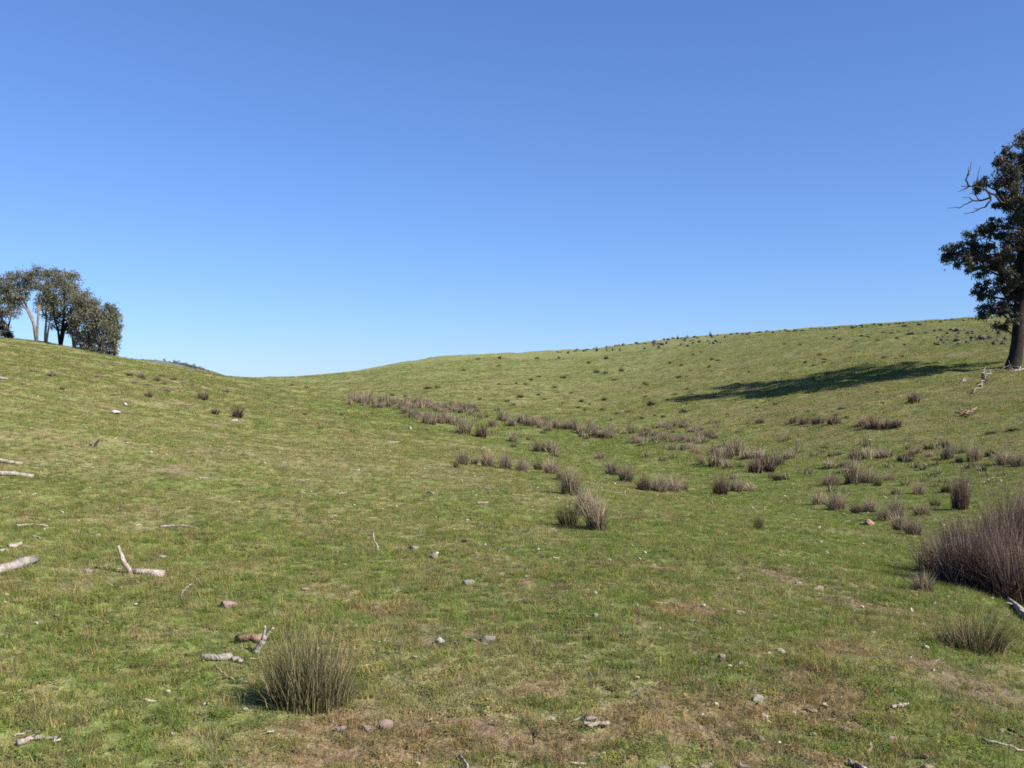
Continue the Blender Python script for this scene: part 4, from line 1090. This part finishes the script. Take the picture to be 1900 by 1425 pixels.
def right_tree():
    b = P(1880, 681); y = b.y
    def q(u, v, dy=0): return px3(u, v, y + dy)
    base = b
    main = [b + Vector((0, 0, -.3)), q(1880, 676), q(1884, 662), q(1888, 635), q(1890, 600), q(1893, 560), q(1898, 520), q(1902, 475), q(1906, 430), q(1903, 390), q(1908, 345), q(1912, 300)]
    rad = [.45, .36, .30, .28, .27, .26, .40, .36, .30, .26, .2, .12]
    l2 = [q(1896, 545), q(1872, 515, -.4), q(1845, 490, -.8), q(1812, 472, -1.0)]
    r2 = [.22, .18, .14, .09]
    l3 = [q(1905, 440), q(1930, 400, .6), q(1958, 360, 1.0), q(1975, 320, 1.0)]
    l4 = [q(1895, 575), q(1935, 520, -.5), q(1975, 480, -.6), q(2010, 460, -.3)]
    l5 = [q(1904, 412), q(1885, 390, -.3), q(1862, 372, -.5), q(1848, 352, -.5)]
    lobes = [(1897, 268, 0, 25, .8), (1862, 288, -.4, 22, .7), (1885, 305, .3, 30, 1.0), (1868, 330, -.6, 30, 1.1), (1893, 350, 0, 34, 1.2), (1822, 342, -.5, 15, .55), (1862, 368, .3, 24, .8), (1884, 385, -.4, 28, 1.0),
             (1850, 420, -.4, 26, .9), (1882, 432, .3, 30, 1.0), (1832, 432, .2, 18, .6), (1768, 468, -.8, 25, .95), (1795, 452, -.4, 22, .75), (1790, 482, -1.1, 22, .75), (1822, 470, .2, 24, .8), (1850, 470, -.6, 30, 1.1),
             (1880, 480, .5, 32, 1.1), (1850, 500, -.2, 26, .9), (1885, 520, -.5, 28, .9), (1815, 500, .2, 14, .4), (1832, 535, -.3, 20, .6), (1812, 545, 0, 12, .35), (1862, 545, .4, 24, .8), (1890, 560, .5, 24, .7), (1828, 578, -.3, 15, .6), (1850, 572, -.2, 17, .55), (1875, 585, -.6, 18, .5), (1855, 605, .1, 10, .25),
             (1925, 290, .5, 30, 1.0), (1930, 240, .2, 28, .9), (1950, 340, .6, 38, 1.2), (1985, 310, .8, 34, 1.0), (1940, 400, .4, 38, 1.2), (1985, 400, .2, 38, 1.1), (2020, 440, -.2, 38, 1.1), (1930, 470, .8, 38, 1.2), (1975, 490, -.6, 36, 1.1), (2030, 490, .2, 30, .9), (1935, 545, .4, 32, 1.0), (1990, 550, .4, 30, .8), (1910, 330, 1.8, 34, 1.0), (1900, 440, 2.0, 40, 1.1), (1900, 400, -1.8, 30, .8), (1890, 500, 2.0, 36, 1.0), (1930, 380, -1.6, 34, 1.0), (1950, 460, -2.0, 36, 1.0), (1930, 300, 2.4, 32, 1), (1935, 420, 2.9, 38, 1.1), (1945, 500, 2.6, 34, 1), (1960, 430, -2.8, 38, 1.1), (2000, 380, 2.6, 38, 1.1), (2010, 470, -2.5, 36, 1), (1950, 350, -2.6, 34, 1)]
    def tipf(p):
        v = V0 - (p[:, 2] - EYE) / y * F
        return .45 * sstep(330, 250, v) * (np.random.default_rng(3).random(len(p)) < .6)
    def dead(root, base):
        tb = TB()
        def br(pts, r0, n=3, seed=0):
            path = []
            for i, (a_, c_) in enumerate(zip(pts[:-1], pts[1:])): path += wander(q(*a_), q(*c_), n, .07, seed + i)
            m = len(path); tb.add(path, [r0 * (1 - .8 * i / m) for i in range(m)], 5, .1, seed)
            return path
        br([(1872, 385, -.6), (1850, 366, -.8), (1830, 352, -.9), (1812, 346, -1), (1798, 346, -1), (1784, 345, -1)], .07, 3, 20)
        br([(1800, 346, -1), (1792, 334, -1), (1796, 322, -1.1), (1797, 310, -1.1)], .045, 3, 30)
        br([(1836, 356, -.9), (1838, 372, -1), (1828, 384, -1), (1814, 389, -1.1), (1806, 394, -1.1), (1788, 396, -1.2)], .055, 3, 40)
        br([(1838, 366, -.9), (1820, 372, -.8), (1806, 372, -.8), (1794, 378, -.8), (1780, 386, -.9), (1758, 386, -.9)], .05, 3, 50)
        br([(1806, 372, -.8), (1798, 366, -.8), (1786, 366, -.8)], .03, 3, 60)
        br([(1820, 372, -.8), (1808, 360, -.7), (1798, 358, -.7)], .032, 3, 65)
        br([(1814, 389, -1.1), (1806, 386, -1)], .02, 3, 70)
        br([(1812, 346, -1), (1815, 326, -.9), (1819, 306, -.9)], .028, 3, 75)
        br([(1796, 326, -1.1), (1801, 314, -1), (1802, 300, -1)], .03, 3, 80)
        br([(1798, 346, -1), (1788, 352, -.9), (1776, 356, -.9)], .03, 3, 85)
        obj("dead_branch", tb.mesh("dead_branch", M_DEADWOOD, base), root)
    gum_tree(base, [(main, rad), (l2, r2), (l3, r2), (l4, r2), (l5, [.13, .11, .09, .06])], lobes, "large dark gum tree with a bare dead limb and long shadow", M_BARK, M_LEAF, 1500, .15, 517, dead=dead, tipf=tipf, clump=.25, nclump=17)
right_tree()

def left_trees():
    def tree(u, v, y, stems, lobes, label, seed, per=900, leaf=.2, bark=M_PALEBARK):
        b0 = px3(u, v, y); b = gpt(b0.x, y)
        paths = []
        for k, st in enumerate(stems):
            pts = [b + Vector((0, 0, -.3))] + [px3(uu, vv, y + dd) for uu, vv, dd in st]
            n = len(pts); r0 = .13 if k == 0 else .09
            paths.append((pts, [r0 * (1 - .75 * i / (n - 1)) + .02 for i in range(n)]))
        gum_tree(b, paths, lobes, label, bark, M_LEAF2, per, leaf, seed, group=None, clump=.42, nclump=14, limb_r=.1)
    tree(68, 642, 84, [[(66, 615, 0), (58, 585, 0), (45, 560, .3), (35, 535, .4)], [(70, 600, 0), (72, 570, .3), (82, 545, .5), (88, 525, .5)], [(62, 600, 0), (50, 575, -.5), (38, 560, -.6)]],
         [(20, 525, 0, 20, 1), (42, 515, .5, 20, 1), (62, 508, 0, 18, .9), (85, 512, .4, 18, .9), (70, 530, -.6, 16, .7), (100, 520, .6, 14, .7), (28, 545, -.5, 18, .8), (48, 535, .8, 14, .6), (8, 540, .3, 18, .8), (90, 535, 0, 14, .6), (20, 560, .4, 16, .7), (92, 556, .6, 16, .7), (40, 552, -.8, 13, .5)],
         "pale forked gum with an open umbrella crown in the hilltop grove", 601)
    tree(112, 648, 86, [[(114, 620, 0), (118, 590, 0), (120, 560, 0), (118, 530, 0)], [(108, 615, .5), (100, 585, .6), (98, 560, .8)], [(120, 610, -.4), (132, 580, -.5), (140, 560, -.6)]],
         [(110, 512, 0, 18, 1), (128, 520, .4, 20, 1.1), (100, 535, .6, 20, 1), (120, 542, -.6, 24, 1.4), (142, 545, .2, 20, 1.1), (105, 562, .5, 20, .9), (130, 568, -.4, 24, 1.3), (150, 570, .4, 18, .9), (95, 585, 0, 16, .6), (118, 590, -.6, 16, .6), (140, 592, .2, 17, .8), (106, 602, .5, 14, .6), (128, 610, .6, 13, .5)],
         "dense rounded gum, tallest of the hilltop grove", 602, bark=M_BARK)
    tree(138, 652, 84, [[(138, 625, 0), (146, 600, 0), (158, 580, 0)], [(134, 620, .3), (128, 600, .4), (122, 590, .4)]],
         [(160, 560, 0, 20, 1), (178, 572, .3, 20, 1.1), (165, 585, -.5, 22, 1.1), (150, 600, .4, 16, .6), (180, 598, 0, 18, .9), (145, 585, -.3, 14, .6), (162, 612, .3, 17, .8), (140, 618, .5, 13, .6), (150, 552, .4, 14, .6)],
         "pale many stemmed gum between the tallest and the lowest of the grove", 603)
    tree(188, 658, 82, [[(188, 640, 0), (190, 620, 0), (196, 600, 0)], [(184, 640, .3), (176, 625, .3), (168, 615, .3)]],
         [(195, 578, 0, 18, 1), (210, 590, .3, 15, .9), (190, 602, -.4, 22, 1.2), (210, 612, .2, 16, 1), (172, 618, .5, 18, 1), (196, 626, -.5, 20, 1.1), (214, 636, 0, 11, .6), (168, 640, .2, 14, .7), (150, 632, .4, 12, .5), (212, 650, 0, 8, .3), (160, 650, -.2, 9, .3), (182, 642, -.4, 15, .8), (200, 648, .2, 12, .6), (214, 620, -.3, 13, .7), (220, 604, .2, 10, .5), (204, 570, 0, 12, .6), (146, 646, .4, 10, .5), (180, 585, .5, 15, .7)],
         "low bushy gum ending the grove with foliage down to the grass", 604, bark=M_BARK)
    tree(12, 634, 90, [[(8, 610, 0), (2, 585, 0), (-6, 560, 0)], [(16, 605, .4), (22, 580, .6)]],
         [(-10, 530, 0, 24, 1.2), (10, 556, .4, 20, 1), (-20, 555, 0, 24, 1.2), (14, 578, -.3, 16, .7), (-8, 585, .3, 20, .9), (-38, 540, 0, 24, 1), (6, 605, .4, 10, .4), (30, 572, .3, 11, .4), (-2, 606, 0, 14, .6), (-22, 605, .3, 16, .7)],
         "grey green gum with a dark shrub at its foot in the hilltop grove", 605, bark=M_BARK)
    tree(85, 645, 92, [[(84, 620, 0), (86, 590, 0), (84, 565, 0)], [(90, 610, .4), (94, 585, .4)]],
         [(82, 552, 0, 16, .7), (96, 562, .4, 14, .6), (74, 565, -.3, 12, .4), (88, 575, .2, 12, .4)],
         "slender dark stemmed gum standing behind the grove", 606, bark=M_BARK)
    tree(-45, 622, 86, [[(-46, 590, 0), (-55, 560, 0), (-60, 530, 0)], [(-40, 590, .3), (-30, 560, .3)]],
         [(-60, 520, 0, 26, 1.2), (-35, 530, .4, 22, 1), (-80, 545, .4, 26, 1.2), (-50, 555, -.4, 24, 1.1), (-25, 570, .3, 20, .8), (-80, 580, 0, 22, .9)],
         "gum at the outer end of the hilltop grove", 607)
left_trees()

# low scrub at the foot of the grove
def scrub(u, v, y, rpx, label, seed):
    b = gpt(px3(u, v, y).x, y)
    gum_tree(b, [([b + Vector((0, 0, -.2)), b + Vector((.05, 0, .3)), b + Vector((.1, 0, .6))], [.05, .04, .02])],
             [(u - rpx * .6, v - rpx * .7, 0, rpx * .7, .6), (u + rpx * .5, v - rpx * .6, .2, rpx * .7, .6), (u, v - rpx * 1.1, 0, rpx * .7, .5)], label, M_BARK, M_LEAF2, 700, .16, seed, name="shrub", clump=.3, nclump=8)
scrub(14, 628, 87, 10, "small dark shrub at the foot of a grey green gum in the grove", 701)

# ------------------------------------------------------------------ far hill seen over the left crest
def far_hill():
    Y0 = 1150.0; s = Y0 / F
    prof = [(-900, 700), (100, 668), (220, 667), (262, 667.5), (300, 669), (345, 676), (378, 687), (410, 700), (440, 712), (520, 735), (900, 790)]
    us = np.linspace(-700, 700, 240); ds = np.linspace(0, 1, 40)
    U, D = np.meshgrid(us, ds)
    v = np.interp(U, [p[0] for p in prof], [p[1] for p in prof])
    v = v + (fbm(U * .03, U * 0, 5, 3) - .5) * 3
    top = EYE + (V0 - v) / F * Y0
    X = (U - U0) / F * Y0; Yy = Y0 - 260 + 520 * D
    Z = -32 + (top + 32) * np.sin(np.pi * D) ** .9 + (fbm(X * .02, Yy * .02, 6, 3) - .5) * 2.5 * np.sin(np.pi * D)
    i = np.arange(U.size).reshape(U.shape)
    q = np.stack([i[:-1, :-1], i[:-1, 1:], i[1:, 1:], i[1:, :-1]], -1).reshape(-1, 4)
    m, t, out = new_mat("dry_hill")
    geo = N(t, "ShaderNodeNewGeometry"); n1 = noise(t, .03, 5, .6, geo.outputs["Position"])
    c = ramp(t, n1, [(.3, (.085, .092, .075)), (.55, (.13, .13, .108)), (.75, (.17, .16, .135))])
    d = N(t, "ShaderNodeBsdfDiffuse"); t.links.new(c, d.inputs["Color"]); t.links.new(d.outputs[0], out.inputs[0])
    tag(obj("hill", mesh_np("hill", np.stack([X, Yy, Z], -1).reshape(-1, 3), q, None, [m], smooth=True)), kind="structure")
    def hz(u):
        return EYE + (V0 - float(np.interp(u, [p[0] for p in prof], [p[1] for p in prof]) + (fbm(np.array([u * .03]), np.array([0.]), 5, 3)[0] - .5) * 3)) / F * Y0
    r_ = random.Random(4)
    for k, u in enumerate([264, 290, 305, 314, 322, 325, 329, 334, 338, 341, 345, 349, 352, 355, 358, 362, 366, 369, 373, 376, 384, 408]):
        b = Vector(((u - U0) / F * Y0, Y0 + r_.uniform(-20, 5), hz(u) - 2.2))
        hpx = r_.uniform(4, 8); 
        lob = [(u + r_.uniform(-2, 2), V0 - (b.z - EYE) / b.y * F - hpx * f, r_.uniform(-2, 2), hpx * .38, .5) for f in (.55, .75, .95)]
        gum_tree(b, [([b + Vector((0, 0, -.5)), b + Vector((.2, 0, 1.2)), b + Vector((.1, 0, 2.6))], [.25, .2, .1])], lob, "tiny dark tree on the distant grey hill beyond the grassy crest", M_BARK, M_LEAF2, 160, .8, 800 + k, name="distant_tree", group="trees on the distant hill", nclump=5, clump=.7, limb_r=.15)
far_hill()
